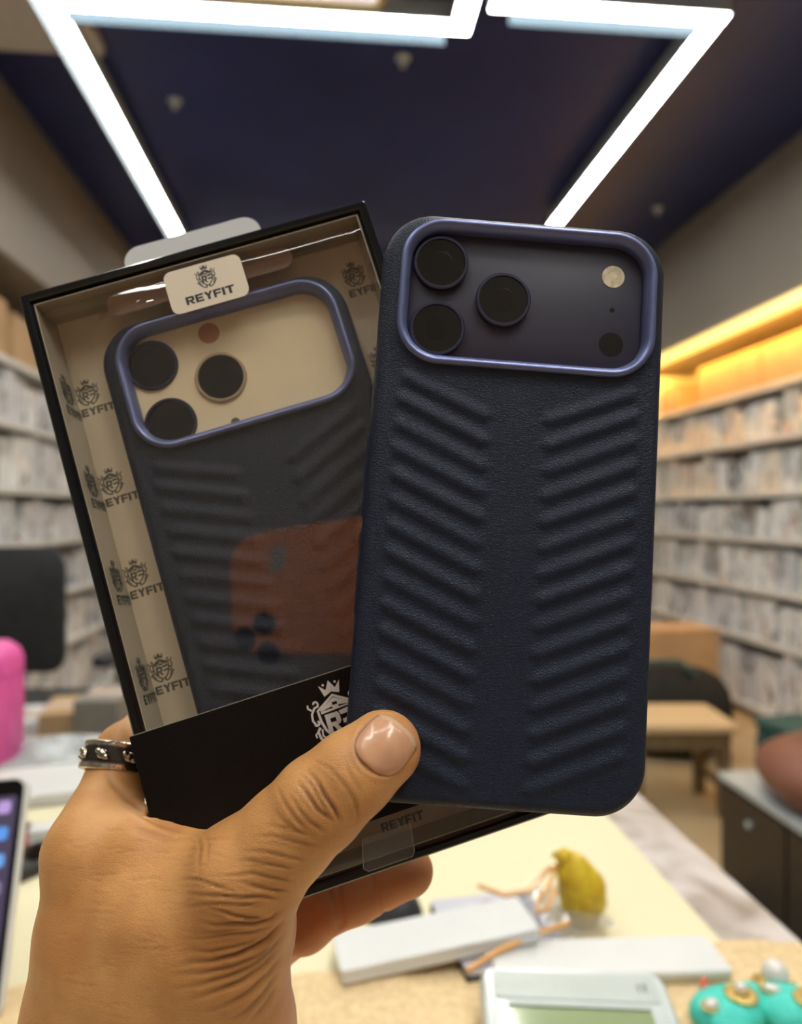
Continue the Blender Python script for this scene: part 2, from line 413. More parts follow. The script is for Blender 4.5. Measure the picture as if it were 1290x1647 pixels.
struct('wall_near', MB().box(X_L - .1, X_R + .1, Y_N - .1, Y_N, 0, Z_C), M_palewall)
ZBL = at_x(0, 400, -1.38).z                       # underside of the boxed-out wall over the left shelves
ZBR = 2.20
struct('trim_1', MB().box(X_L, -1.38, Y_N, Y_F, ZBL, Z_C), M_taupe)
struct('trim_2', MB().box(2.28, X_R, Y_N, Y_F, ZBR, Z_C), M_taupe)
p = at_z(78, 74, Z_C)
struct('trim_3', MB().box(-1.38, p.x + .22, Y_N, p.y - .02, Z_C - .04, Z_C), M_soffit)

# ------------------------------------------------------------------ ceiling lights
ZL = 2.90
def led_bar(name, a, b, label, group='white LED ceiling bars', fin=0):
    a, b = Vector(a), Vector(b); d = (b - a); L = d.length; d.normalize()
    m = frame_from((a.x, a.y, ZL), (d.x, d.y, 0), (-d.y, d.x, 0), (0, 0, 1))
    t = thing(name, label, 'light', m, group)
    w = .036
    prof = MB()
    prof.box(0, L, -w, -w + .004, 0.0, .075).box(0, L, w - .004, w, 0.0, .075).box(0, L, -w, w, .071, .075)
    prof.box(0, .004, -w, w, 0, .075).box(L - .004, L, -w, w, 0, .075)
    prof.build('profile', M_alu, t)
    MB().box(.004, L - .004, -w + .004, w - .004, -.002, .02).build('diffuser', M_led, t)
    if fin: MB().box(0, L - .09, *sorted((fin * (w + .001), fin * (w + .004))), -.042, .07).build('fin', M_fin, t)
    for s in (.12, .5, .88):
        MB().box(L * s - .012, L * s + .012, -.012, .012, .075, Z_C - ZL).build('mount_clip', M_alu, t)
    return t
a = at_z(84, 0, ZL); b = at_z(286, 385, ZL); xl = (a.x + b.x) / 2
c = at_z(420, 26, ZL); d = at_z(742, 43, ZL); e = at_z(806, 8, ZL); f = at_z(1140, 30, ZL); g = at_z(905, 355, ZL)
xr = (f.x + g.x) / 2
yc = (c.y + d.y) / 2; ye = (e.y + f.y) / 2
led_bar('led_bar', (xl, -1.5), (xl, b.y + .35), 'long white LED bar on the ceiling along the left wall', fin=1)
led_bar('led_bar', (xl + .04, yc), (d.x + .036, yc), 'white LED cross bar on the ceiling, left of the gap at the top', fin=1)
led_bar('led_bar', (d.x, yc - .037), (d.x, -1.5), 'white LED bar running back overhead from the left cross bar')
led_bar('led_bar', (e.x + .037, ye), (xr + .036, ye), 'short white LED cross bar at top right of the ceiling', fin=1)
led_bar('led_bar', (xr, ye + .037), (xr, g.y + .1), 'white LED bar on the right ceiling running toward the back')
led_bar('led_bar', (e.x, ye + .036), (e.x, -1.5), 'white LED bar running back overhead from the right cross bar')
led_bar('led_bar', (xl + .04, -.45), (d.x - .04, -.45), 'added white LED fill bar overhead behind the viewer, left')  # unseen bar added as front fill for the hand
led_bar('led_bar', (e.x + .04, -.45), (2.2, -.45), 'added white LED fill bar overhead behind the viewer, right')  # second unseen bar added for front fill
led_bar('led_bar', (xl + .04, 5.32), (xr + .3, 5.32), 'added white LED fill bar on the far ceiling, hidden by the box')  # hidden bar added to brighten the far end
# pale framed ceiling panel between the bars
p0 = at_z(255, 6, ZL + .02); p1 = at_z(606, 22, ZL + .02)
t = thing('ceiling_panel', 'pale framed panel on the ceiling behind the left LED cross bar', 'ceiling panel', T((p0.x + p1.x) / 2, p1.y - .42, ZL + .02))
pw = p1.x - p0.x
MB().slab(pw, .76, .02, [(0, .08), (0, 0.01), (.008, 0)]).build('panel', M_panel, t)
fr = MB(); fr.loops([[(x, y, z) for x, y in rrect(pw + 2 * o, .76 + 2 * o, .02 + o)] for o, z in ((.001, .08), (.001, -.004), (.02, -.004), (.02, .08))], closed=True)
fr.build('frame', M_gold, t)
for px, py, lab in ((281, 168, 'small round pale sprinkler on the dark ceiling left of centre'), (1058, 340, 'small round pale fitting on the dark ceiling above the case corner'),
                    (648, 100, 'small upright fitting on the dark ceiling near the top middle')):
    q = at_z(px, py, Z_C - .02)
    t = thing('ceiling_fitting', lab, 'fitting', T(q.x, q.y, Z_C))
    MB().lathe([(.028, 0), (.03, -.006), (.022, -.014), (.012, -.018)], 20).build('plate', M_alu, t, smooth=True)
    MB().lathe([(.009, -.016), (.009, -.034), (.014, -.038), (.002, -.042)], 14).build('nozzle', M_alu, t, smooth=True)
t = thing('amber_light_strip', 'glowing yellow LED strip above the right wall shelves', 'light', T(2.262, 0, ZBR))
MB().box(0, .02, 1.2, Y_F, -.034, .036).build('diffuser', M_amber, t)
MB().box(.02, .03, 1.2, Y_F, -.034, -.001).build('profile', M_alu, t)
MB().box(.032, .046, 1.2, Y_F, -.026, -.012).build('added_emitter', M_ambsrc, t)  # hidden emitter added behind the lip to throw amber onto the boxes

# ------------------------------------------------------------------ wall shelves and what stands on them
rnd = random.Random(7)
LV = [at_x(1290, y, 2.37).z for y in (602, 693, 788, 869, 960, 1050, 1172)]
ORD = ['top', 'second', 'third', 'fourth', 'fifth', 'sixth', 'lowest']
def shelving(side, x0, x1, label, levels):
    t = thing('shelving_unit', label, 'shelving')
    MB().box(*( (x1 - .02, x1) if side > 0 else (x0, x0 + .02)), 1.4, Y_F - .05, 0, ZBR - .06).build('back_panel', M_shelfback, t)
    for z in levels:
        MB().box(x0, x1, 1.4, Y_F - .05, z - .028, z).build('shelf', M_shelf, t)
    for y in (1.4, 3.3, 5.2, Y_F - .07):
        MB().box(x0 + .01, x1 - .01, y, y + .02, 0, ZBR - .06).build('upright', M_shelf, t)
    return t
shelving(1, 2.37, 2.74, 'white shelving full of boxes along the right wall', LV)
shelving(-1, -1.76, -1.42, 'white shelving full of boxes along the left wall', LV)
BOXMESH = {}
BX = []
def retail_box(name, x, y, z, w, d, h, m, label, group, side, cat='box'):
    key = (round(w, 2), round(d, 2), round(h, 2), m.name)
    if key not in BOXMESH:
        mb = MB(); W_, D_, H_ = key[0], key[1], key[2]
        b_ = .004
        mb.slab(D_, W_, .003, [(b_, 0), (0, b_), (0, H_ - b_), (b_, H_)], seg=1)
        BOXMESH[key] = mb.mesh(name, m)
    o = link(name, BOXMESH[key], matrix=T(x, y, z) @ RZ(rnd.uniform(-.05, .05)))
    return tag(o, label, cat, group)
for side, xf, ys, sname in ((1, 2.38, 2.5, 'right'), (-1, -1.43, 1.7, 'left')):
    for r, z in enumerate(LV):
        top = (ZBR - .08 if r == 0 else LV[r - 1] - .035) - z
        y = ys
        while y < 6.6:
            if r == 0:
                w, h, dd, m, nm, lab, grp = rnd.choice((.26, .34, .42)), top * rnd.uniform(.72, .98), .26, M_carton, 'cardboard_carton', f'plain kraft carton on the top shelf of the {sname} wall', f'cartons on the {sname} top shelf'
            else:
                m = rnd.choice((M_printA, M_printA, M_printB)) if not (side > 0 and r < 3) else rnd.choice((M_printC, M_printA, M_printC))
                if side < 0: m = rnd.choice((M_printB, M_printB, M_printA))
                w, h, dd, nm = rnd.choice((.09, .11, .13, .18)), top * rnd.uniform(.74, .97), rnd.choice((.16, .2)), 'retail_box'
                lab, grp = f'pale printed accessory box on the {ORD[r]} shelf of the {sname} wall', f'accessory boxes on the {sname} wall, {ORD[r]} shelf'
            w = round(w, 2); h = round(round(h / .02) * .02, 2); h = min(h, round(top - .004, 2) - .005)
            if not (rnd.random() < .07):
                BX.append((side, r, y + w / 2, z + h / 2)); bo = retail_box(nm, xf + side * (dd / 2 + .005 + rnd.uniform(0, .025)), y + w / 2, z, w, dd, h, m, lab, grp, side); BX[-1] = BX[-1] + (bo, xf)
            y += w + rnd.choice((.012, .015, .02, .05))

# each box in view is named by its place along its shelf, counted in from the edge of the picture
NTH = 'first second third fourth fifth sixth seventh eighth ninth tenth eleventh twelfth thirteenth fourteenth fifteenth sixteenth seventeenth eighteenth nineteenth twentieth'.split()
def to_px(p_):
    v_ = Vector(p_) - CAM; return CX + F * v_.dot(RGT) / v_.dot(FWD)
for side in (1, -1):
    for r in range(7):
        vis = [(to_px((b_[5], b_[2], b_[3])), b_[4]) for b_ in BX if b_[0] == side and b_[1] == r]
        for x_, o_ in vis:
            inner = x_ <= 1062 if side > 0 else x_ >= 150
            kind = 'kraft carton' if r == 0 else 'pale printed box'
            o_['label'] = f"{kind} on {ORD[r]} {'right' if side > 0 else 'left'} wall shelf, " + ('back stretch behind the held box and case' if inner else 'near stretch past the frame edge')
        vis = sorted([v_ for v_ in vis if (1062 < v_[0] < 1288 if side > 0 else 2 < v_[0] < 150)], key=lambda v_: -side * v_[0])
        for k, (_, o_) in enumerate(vis[:20]):
            kind = 'kraft carton' if r == 0 else 'pale printed box'
            o_['label'] = f"{kind} on {ORD[r]} {'right' if side > 0 else 'left'} wall shelf, {NTH[k]} in from the frame edge"

# ------------------------------------------------------------------ counter and the mats on it
ZT = CAM.z - .375
t = thing('counter', 'marble-topped shop counter under the mats', 'counter')
MB().box(-1.0, .41, .12, 1.30, ZT - .03, ZT).build('worktop', M_marble, t)
MB().box(-.97, .38, .16, 1.27, .06, ZT - .03).build('body', M_dkwood, t)
MB().box(-.95, .36, .2, 1.24, 0, .06).build('plinth', M_blackfab, t)
yr = at_z(1180, 1545, ZT).y
mb = MB().slab(1.30, .66, .01, [(0, 0), (0, .0016), (.0006, .002)])
tag(mb.build('desk_mat', M_mat, matrix=T(.341 - .65, yr + .33 - .055, ZT)), 'smooth cream desk mat covering most of the counter', 'desk mat')
# sand towel: uneven pile
nx, ny = 270, 86
xs = np.linspace(-.95, .406, nx); ys_ = np.linspace(.135, yr + .012, ny)
rs = np.random.RandomState(3)
hh = .0055 + .0016 * rs.rand(ny, nx)
yy, xx = np.meshgrid(ys_, xs, indexing='ij')
yy = yy + (.004 * np.sin(xx * 21) + .003 * np.sin(xx * 57 + 1)) * (yy - ys_[0]) / (ys_[-1] - ys_[0])
hh += .0012 * np.sin(xx * 60 + yy * 30) + .001 * np.sin(yy * 110 + xx * 15)
hh[0, :] = hh[-1, :] = 0.0004; hh[:, 0] = hh[:, -1] = 0.0004
hh[:-10, :] *= 1
v = [(xx[j, i], yy[j, i], hh[j, i]) for j in range(ny) for i in range(nx)]
fq = [(j * nx + i, j * nx + i + 1, (j + 1) * nx + i + 1, (j + 1) * nx + i) for j in range(ny - 1) for i in range(nx - 1)]
zmt = ZT + .0022
o = MB().add(v, fq).build('towel', M_rug, matrix=T(0, 0, zmt), smooth=True, angle=180)
tag(o, 'nubby sand-coloured towel along the near side of the counter', 'towel')
ZM, ZW = ZT + .002, zmt + .0075        # tops of the mat and of the towel

# ------------------------------------------------------------------ things on the counter
def flat_frame(px, py, z, ang):
    q = at_z(px, py, z)
    return T(q.x, q.y, z) @ RZ(math.radians(ang))
# desk calculator, tilted toward the camera
q0 = at_z(778, 1551, ZW + .03); q1 = at_z(1058, 1562, ZW + .03)
cw = (q1 - q0).length; dirx = (q1 - q0).normalized()
cl = .19
tilt = math.radians(7)
dy = Vector((-dirx.y, dirx.x, 0))
yv = (dy * math.cos(tilt) + Vector((0, 0, 1)) * math.sin(tilt)).normalized(); zv = dirx.cross(yv)
mid = (q0 + q1) / 2
m = frame_from(mid - yv * cl / 2 - zv * .014, dirx, yv, zv)
t = thing('calculator', 'silver-white desk calculator with green display on the towel', 'calculator', m)
MB().slab(cw + .006, cl, .012, [(.004, -.012), (0, -.006), (0, .010), (.003, .014)]).build('body', M_calc, t, smooth=True)
MB().slab(cw - .012, .026, .003, [(0, .0135), (0, .0146), (.0006, .0149)], cy=cl / 2 - .019).build('faceplate', M_calc2, t)
MB().slab(cw - .012, .046, .004, [(0, .0135), (0, .0150), (.001, .0155)], cy=cl / 2 - .057).build('display_frame', M_calc, t)
MB().slab(cw - .030, .031, .002, [(0, .0138), (0, .0157)], cy=cl / 2 - .056).build('display', M_screen, t)
MB().box(-(cw - .030) / 2, (cw - .030) / 2, cl / 2 - .0405, cl / 2 - .0385, .0150, .0172).build('display_shade', M_calc2, t)
for r in range(4):
    for k in range(5):
        MB().slab(.020, .015, .003, [(0, .013), (0, .0175), (.0015, .019)], cx=-.05 + .025 * k, cy=cl / 2 - .095 - r * .021, seg=3).build('key', M_dkplast if k < 4 else M_calc2, t)
MB().box(-.045, .045, cl / 2 - .008, cl / 2 - .004, -.03, -.011).build('foot', M_calc, t)
ZF = .0149
def micro(mb, x, y, n, h, seed):               # faint maker's line, too blurred in the photograph to read
    r = random.Random(seed)
    for k in range(n):
        X = x + k * h * .8
        mb.box(X, X + h * .16, y, y + h * r.uniform(.7, 1), ZF, ZF + .0001)
        yb = y + h * r.choice((0, .4, .85))
        mb.box(X, X + h * .55, yb, yb + h * .15, ZF, ZF + .0001)
mb = MB(); micro(mb, -.056, cl / 2 - .021, 8, .0050, 1); micro(mb, -.002, cl / 2 - .021, 9, .0036, 4)
mb.build('faint_lettering', M_shelfback, t)
mb = MB(); X, Y = .044, cl / 2 - .022
mb.box(X, X + .0011, Y, Y + .007, ZF, ZF + .0002)
mb.stroke([(X + .003, Y + .0055), (X + .004, Y + .0066), (X + .0058, Y + .0066), (X + .0066, Y + .0052), (X + .003, Y + .0008), (X + .0068, Y + .0008)], .0011, ZF, ZF + .0002)
mb.build('number_12', M_ink, t)

def flat_box(name, corners, z0, h, m, label, cat, parts=None, tiltx=0.0, rad=.003):
    # corners: near-left and near-right and far-left pixels of the top face
    A, B, Cc = (at_z(px, py, z0 + h) for px, py in corners)
    x = (B - A); w = x.length; x.normalize()
    y = Vector((-x.y, x.x, 0)); d = (Cc - A).dot(y)
    m4 = frame_from(A + x * w / 2 + y * d / 2 - Vector((0, 0, h)), x, y, (0, 0, 1)) @ RY(tiltx)
    t = thing(name, label, cat, m4)
    return t, w, d, h
# black-edged phone package under the polybag
t, w, d, h = flat_box('phone_package', ((752, 1566), (930, 1540), (736, 1442)), ZM, .014, None, 'black-sided package with lavender-grey face behind the calculator', 'package')
MB().slab(w, d, .003, [(0, 0), (0, h * .8)]).build('base', M_dkplast, t)
MB().slab(w - .001, d - .001, .003, [(0, h * .8), (0, h - .0006), (.0006, h)]).build('face', M_greyprint, t)
MB().slab(.02, .004, .001, [(0, h), (0, h + .0003)], cx=-w * .2, cy=d * .3).build('printed_mark', M_ink2, t)
PKG = (t, w, d, h)
# clear polybag crumpled over it
def polybag(name, cpx, cpy, z, w, d, ang, m, label, seed, amp, up=.0):
    q = at_z(cpx, cpy, z); n1, n2 = 34, 26
    r = np.random.RandomState(seed); ph = r.rand(12, 4)
    def hgt(u, v_):
        s = 0
        for k in range(12):
            s += math.sin((ph[k, 0] - .5) * 30 * u + (ph[k, 1] - .5) * 30 * v_ + ph[k, 2] * 6.28) * (.3 + ph[k, 3])
        e = (1 - abs(2 * u - 1) ** 4) * (1 - abs(2 * v_ - 1) ** 4)
        return amp * (max(0, .5 + s * .16)) * e
    mb = MB()
    top = [(w * (i / n1 - .5), d * (j / n2 - .5), .0012 + hgt(i / n1, j / n2) + up) for j in range(n2 + 1) for i in range(n1 + 1)]
    bot = [(w * (i / n1 - .5), d * (j / n2 - .5), .0004 + up) for j in range(n2 + 1) for i in range(n1 + 1)]
    fs = [(j * (n1 + 1) + i, j * (n1 + 1) + i + 1, (j + 1) * (n1 + 1) + i + 1, (j + 1) * (n1 + 1) + i) for j in range(n2) for i in range(n1)]
    mb.add(top, fs); mb.add(bot, [tuple(reversed(f_)) for f_ in fs])
    t = thing(name, label, 'plastic bag', T(q.x, q.y, z) @ RZ(math.radians(ang)))
    mb.build('film', m, t, smooth=True, angle=180)
    MB().box(-w / 2, w / 2, d / 2 - .004, d / 2, .0005 + up, .0016 + up).build('seal', m, t)
    return t
polybag('polybag', 858, 1478, ZM + .0146, .125, .075, 18, M_bag, 'crumpled clear plastic bag on the black-sided package', 5, .012)
# amber-brown strands modelling the orange reflections in the bag
mb = MB()
cur = [(770, 1425, .03), (812, 1440, .034), (850, 1432, .038), (880, 1400, .046), (895, 1392, .048)]
mb.tube([at_z(x, y, ZM + z) for x, y, z in cur], .0022, 8)
cur2 = [(895, 1392, .05), (885, 1420, .045), (866, 1450, .038), (862, 1468, .034), (880, 1462, .036), (892, 1430, .042)]
t = thing('orange_glints', 'amber strands modelling orange reflections on the clear plastic bag', 'reflection')
M_ambglint = mat('amber_glint', (0.80, 0.42, 0.14), 0.2, var=0.15, coat=0.5)
mb.build('glint_strand', M_ambglint, t, smooth=True)
MB().tube([at_z(x, y, ZM + z) for x, y, z in cur2], .002, 8).build('loop', M_ambglint, t, smooth=True)
MB().tube([at_z(x, y, ZM + z) for x, y, z in ((752, 1560, .018), (800, 1530, .022), (860, 1502, .026), (915, 1485, .024))], .0022, 8).build('glint_strand', M_ambglint, t, smooth=True)
# two small pale blue beads
for px, py, lab in ((766, 1518, 'pale blue glass bead left of its twin on the package'), (785, 1507, 'pale blue glass bead right of its twin on the package')):
    q = at_z(px, py, ZM + .022)
    t = thing('glass_bead', lab, 'bead', T(q.x, q.y, ZM + .0142), 'blue beads on the package')
    MB().sphere((0, 0, .0062), .0062, 16).build('bead', mat('blue_glass' + lab[16:20].strip(), (0.35, 0.58, 0.85), 0.08, var=0.1, coat=0.5), t, smooth=True)
    MB().lathe([(.0018, .0115), (.0018, .0135), (.0008, .0137)], 10).build('cap', M_silver, t, smooth=True)
# long white box leaning on the package
A = at_z(548, 1562, ZW + .012); B = at_z(868, 1492, ZM + .034); Cc = at_z(548, 1500, ZW + .012)
x = (B - A); L = x.length; x.normalize(); y = Vector((-x.y, x.x, 0)); y.normalize(); z = x.cross(y)
wd = max(.035, (Cc - A).dot(y))
t = thing('white_accessory_box', 'long plain white box leaning across the black-sided package', 'box', frame_from(A + x * L / 2 + y * wd / 2 - z * .012, x, y, z))
MB().slab(L, wd, .004, [(.001, 0), (0, .001), (0, .008)]).build('base', M_whitepl, t)
MB().slab(L + .0006, wd + .0006, .004, [(0, .0085), (0, .0112), (.001, .012)]).build('lid', M_whitepl, t)
# flat white slab on the right
t, w, d, h = flat_box('white_tablet_box', ((800, 1571), (1180, 1560), (800, 1512)), ZW, .011, None, 'flat white box behind the calculator, beside the marble edge', 'box')
MB().slab(w, d, .005, [(.001, 0), (0, .001), (0, .006)]).build('base', mat('tan_box_side', (.5, .42, .28), .6), t)
MB().slab(w + .0008, d + .0008, .005, [(0, .0062), (0, h - .0012), (.0012, h)]).build('lid', M_whitepl, t)
# dark mouse behind the fingers
q = at_z(603, 1488, ZM)
t = thing('computer_mouse', 'dark grey rounded mouse on the mat behind the little finger', 'mouse', T(q.x, q.y + .03, ZM) @ RZ(math.radians(60)))
mb = MB()
lps = []
for k, s in enumerate((0, .004, .012, .020, .026, .029)):
    f_ = math.sqrt(max(0, 1 - (s / .0305) ** 2)); lps.append([(.028 * f_ * math.cos(a_), .048 * f_ * math.sin(a_) - .002, s) for a_ in [2 * math.pi * j / 28 for j in range(28)]])
mb.loops(lps).build('shell', M_dkplast, t, smooth=True)
MB().sphere((0, .024, .0262), (.0022, .006, .004), 14).build('wheel', M_mesh, t, smooth=True)
# yellow figurine
q = at_z(935, 1484, ZM)
t = thing('figurine', 'small yellow rounded bird-like figurine on the cream mat', 'figurine', T(q.x, q.y, ZM))
lps = []
N = 28
for k in range(15):
    s = k / 14; zz = .062 * s
    r_ = .0115 + .0105 * math.sin(math.pi * min(1, s * 1.02)) ** .8 - .004 * max(0, s - .75) * 4 * .6
    cx_ = -.010 * s ** 1.6 + .004 * math.sin(s * 3.1)
    lps.append([(cx_ + r_ * (1 + .05 * math.sin(5 * a_ + k)) * math.cos(a_), r_ * .9 * math.sin(a_), zz) for a_ in [2 * math.pi * j / N for j in range(N)]])
MB().loops(lps).build('body', M_yellow, t, smooth=True)
MB().sphere((-.0165, -.002, .061), (.0085, .0075, .0085), 16).build('head', M_yellow, t, smooth=True)
MB().tube([(-.022, -.004, .064), (-.027, -.006, .066), (-.030, -.007, .064)], [.0035, .0025, .0008], 10).build('beak', M_yellow, t, smooth=True)
for s in (-1, 1):
    lp = []
    for k in range(9):
        u = k / 8; lp.append([(.005 - .006 * u + (.011 * math.sin(math.pi * (u * .9 + .08))) * math.cos(a_), s * (.0155 - .002 * u) + .0025 * math.sin(a_) * math.sin(math.pi * (u * .9 + .08)), .016 + .034 * u) for a_ in [2 * math.pi * j / 12 for j in range(12)]])
    MB().loops(lp).build('wing', M_yellow, t, smooth=True)
# turquoise beaded ornaments
def ornament(px, py, ang, label, sc=1.0, clasp=False):
    q = at_z(px, py, ZW)
    t = thing('beaded_ornament', label, 'ornament', T(q.x, q.y, ZW - .002) @ RZ(math.radians(ang)) @ Matrix.Scale(sc, 4))
    lp = []
    for k, (s, z_) in enumerate(((.9, 0), (1.0, .004), (1.0, .010), (.88, .015), (.6, .018), (.2, .019))):
        lp.append([(.034 * s * math.cos(a_) * (1 + .12 * math.cos(3 * a_)), .022 * s * math.sin(a_) * (1 + .12 * math.cos(3 * a_)), z_) for a_ in [2 * math.pi * j / 36 for j in range(36)]])
    MB().loops(lp).build('pad', M_teal, t, smooth=True)
    fl = thing_child('flower', t, T(.004, -.004, .019))
    for k in range(12):
        a_ = 2 * math.pi * k / 12
        MB().sphere((.0085 * math.cos(a_), .0085 * math.sin(a_), .001), (.0035, .0035, .0028), 10).build('petal_bead', M_gold, fl, smooth=True)
    for k in range(7):
        a_ = 2 * math.pi * k / 7 + .2
        MB().sphere((.0046 * math.cos(a_), .0046 * math.sin(a_), .003), .0022, 8).build('petal_bead', M_gold, fl, smooth=True)
    MB().sphere((0, 0, .0055), .0042, 14).build('pearl', M_pearl, fl, smooth=True)
    MB().sphere((-.020, .003, .0185), (.0062, .004, .0028), 14).build('pearl', M_pearl, t, smooth=True)
    bz = MB()
    for k in range(14):
        a_ = 2 * math.pi * k / 14
        bz.sphere((-.020 + .0078 * math.cos(a_), .003 + .0056 * math.sin(a_), .0172), .0014, 6)
    bz.build('bead_border', M_gold, t, smooth=True)
    if clasp:
        MB().tube([(.0, .020, .010), (.004, .027, .012), (.012, .030, .011)], [.003, .0022, .0015], 8).build('clasp', M_red, t, smooth=True)
    return t
def thing_child(name, parent, m):
    o = bpy.data.objects.new(name, None); o.empty_display_size = .005; COL.objects.link(o); o.parent = parent; o.matrix_local = m
    return o
ornament(1178, 1638, 28, 'turquoise ornament with gold bead flower nearer the calculator', 1.0, True)
ornament(1292, 1640, -25, 'turquoise ornament with gold bead flower at the right frame edge', 1.0)
q = at_z(1247, 1600, ZW)
t = thing('pearl_brooch', 'large round pearl in a gold bead setting between the turquoise ornaments', 'brooch', T(q.x, q.y, ZW - .001))
MB().lathe([(.012, 0), (.014, .004), (.011, .008), (.004, .009)], 24).build('setting', M_gold, t, smooth=True)
for k in range(12):
    a_ = 2 * math.pi * k / 12
    MB().sphere((.0145 * math.cos(a_), .0145 * math.sin(a_), .007), (.003, .003, .0028), 10).build('bead', M_gold, t, smooth=True)
MB().sphere((0, 0, .0175), .0098, 22).build('pearl', M_pearl, t, smooth=True)

# ------------------------------------------------------------------ left end of the counter
A = Wp(10, 1560, .55); B = Wp(47, 1246, .62)
yv = (B - A).normalized(); xv = (RGT * 1.0 + FWD * .12).normalized(); zv = xv.cross(yv).normalized(); xv = yv.cross(zv)
L = .172; wph = .080
m = frame_from(B - yv * L / 2 - xv * wph / 2, xv, yv, zv)
t = thing('smartphone_on_stand', 'white-framed phone with lit purple screen at the left frame edge', 'phone', m)
MB().slab(wph, L, .011, [(.001, -.009), (0, -.007), (0, -.002), (.001, 0)]).build('frame', M_whitepl, t, smooth=True)
MB().slab(wph - .005, L - .005, .009, [(0, -.0005), (0, .0004)]).build('bezel', M_lens, t)
M_scr = emit('phone_screen', (0.10, 0.07, 0.16), .3, 0.0)
MB().slab(wph - .013, L - .022, .004, [(0, .0003), (0, .0006)], cy=-.004).build('screen', M_scr, t)
cols = [(.55, .35, .75), (.3, .25, .4), (.1, .35, .9), (.2, .18, .3), (.15, .4, .9)]
EM = [emit(f'screen_icon_{k}', c_, .5, 0.0) for k, c_ in enumerate(cols)]
for r in range(6):
    for k in range(4):
        MB().slab(.010, .010, .0025, [(0, .0005), (0, .0008)], cx=.024 - k * .016, cy=.062 - r * .020, seg=3).build('icon', EM[(r * 2 + k) % 5], t)
MB().slab(.05, .06, .004, [(0, -.022), (0, -.010)], cy=-.05).build('stand_block', M_dkplast, t)
# pink container
q = at_z(-10, 1238, ZM)
t = thing('pink_container', 'hot pink rounded container behind the phone at the left edge', 'container', T(q.x - .040, q.y + .05, ZM))
MB().slab(.11, .09, .03, [(.004, 0), (0, .004), (0, .150), (.006, .165), (.02, .176), (.04, .180)], seg=8).build('body', M_pink, t, smooth=True, angle=60)
MB().loops([[(x_, y_, z_) for x_, y_ in rrect(.1104 + 2 * o_, .0904 + 2 * o_, .03, 8)] for o_, z_ in ((0, .128), (.0008, .1285), (.0008, .1305), (0, .131))], cap0=False, cap1=False).build('seam', mat('deep_pink_plastic', (.5, .05, .25), .5), t, smooth=True)
# notebooks / sheets / polybags
def sheet_stack(px, py, ang, w, d, h, m, label, name='notebook', cat='notebook', z=ZM, mcover=None):
    q = at_z(px, py, z)
    t = thing(name, label, cat, T(q.x, q.y, z) @ RZ(math.radians(ang)))
    MB().slab(w, d, .003, [(.001, .0012), (.001, h - .0012)], seg=2).build('pages', m, t)
    MB().slab(w + .002, d + .002, .004, [(0, 0), (0, .0012)], seg=3).build('back_cover', mcover or m, t)
    MB().slab(w + .002, d + .002, .004, [(0, h - .0012), (0, h)], seg=3).build('front_cover', M_whitepl if mcover else m, t)
    return t
sheet_stack(98, 1268, 14, .16, .12, .014, M_whitepl, 'white notebook with dark cover edge beside the ringed finger', mcover=M_dkplast)
polybag('polybag', 120, 1222, ZM, .20, .11, -8, M_bluepl, 'pale blue plastic bag behind the white notebook on the counter', 9, .02)
polybag('polybag', 62, 1205, ZM, .14, .10, 24, M_bluepl, 'small pale blue plastic bag next to the pink container', 12, .018)
q = at_z(60, 1360, ZM)
t = thing('power_adapter', 'white power adapter with a red band beside the leaning phone', 'adapter', T(q.x, q.y, ZM) @ RZ(math.radians(10)))
MB().slab(.055, .024, .008, [(.001, 0), (0, .001), (0, .020), (.002, .022)]).build('body', M_whitepl, t, smooth=True)
MB().slab(.006, .0245, .008, [(0, .0005), (0, .0222)], cx=-.012).build('band', M_red, t)
MB().tube([(.027, 0, .01), (.04, .003, .006), (.05, .02, .003), (.045, .05, .003)], .002, 8).build('cable', M_whitepl, t, smooth=True)
q = at_z(48, 1418, ZM)
t = thing('card_reader', 'dark grey flat gadget half hidden by the leaning phone', 'gadget', T(q.x - .02, q.y + .02, ZM) @ RZ(math.radians(-38)))
MB().slab(.05, .085, .006, [(.001, 0), (0, .001), (0, .012), (.002, .014)]).build('body', M_mesh, t, smooth=True)
MB().slab(.038, .03, .003, [(0, .0138), (0, .0143)], cy=.02).build('display', M_lens, t)

# ------------------------------------------------------------------ behind the counter, left: office chair and cartons
t = thing('office_chair', 'black mesh office chair behind the counter on the left', 'chair', T(-1.0, 2.40, 0) @ RZ(math.radians(172)))
lp = []
for k, (ins, dz) in enumerate(((.012, -.012), (0, 0), (0, .01), (.012, .022))):
    lp.append([(x_, dz + .05 * (x_ / .23) ** 2, y_ + .865) for x_, y_ in rrect(.46 - 2 * ins, .38 - 2 * ins, .07, 6)])
MB().loops(lp).build('backrest', M_mesh, t, smooth=True)
MB().slab(.48, .46, .08, [(.02, .43), (0, .45), (0, .49), (.03, .51)], cy=-.26).build('seat', M_mesh, t, smooth=True)
for s in (-1, 1):
    ar = MB().slab(.07, .27, .03, [(.004, .665), (0, .67), (0, .69), (.008, .70)], cx=s * .27, cy=-.22).build('armrest', M_dkplast, t, smooth=True)
    MB().tube([(s * .27, -.22, .67), (s * .28, -.23, .56), (s * .2, -.25, .45)], .016, 10).build('arm_post', M_dkplast, ar, smooth=True)
MB().tube([(0, .01, .70), (0, .03, .58), (0, -.1, .44)], .022, 10).build('back_stem', M_dkplast, t, smooth=True)
MB().lathe([(.03, .06), (.03, .3), (.022, .3), (.022, .44)], 16, T(0, -.25, 0)).build('gas_lift', M_dkplast, t, smooth=True)
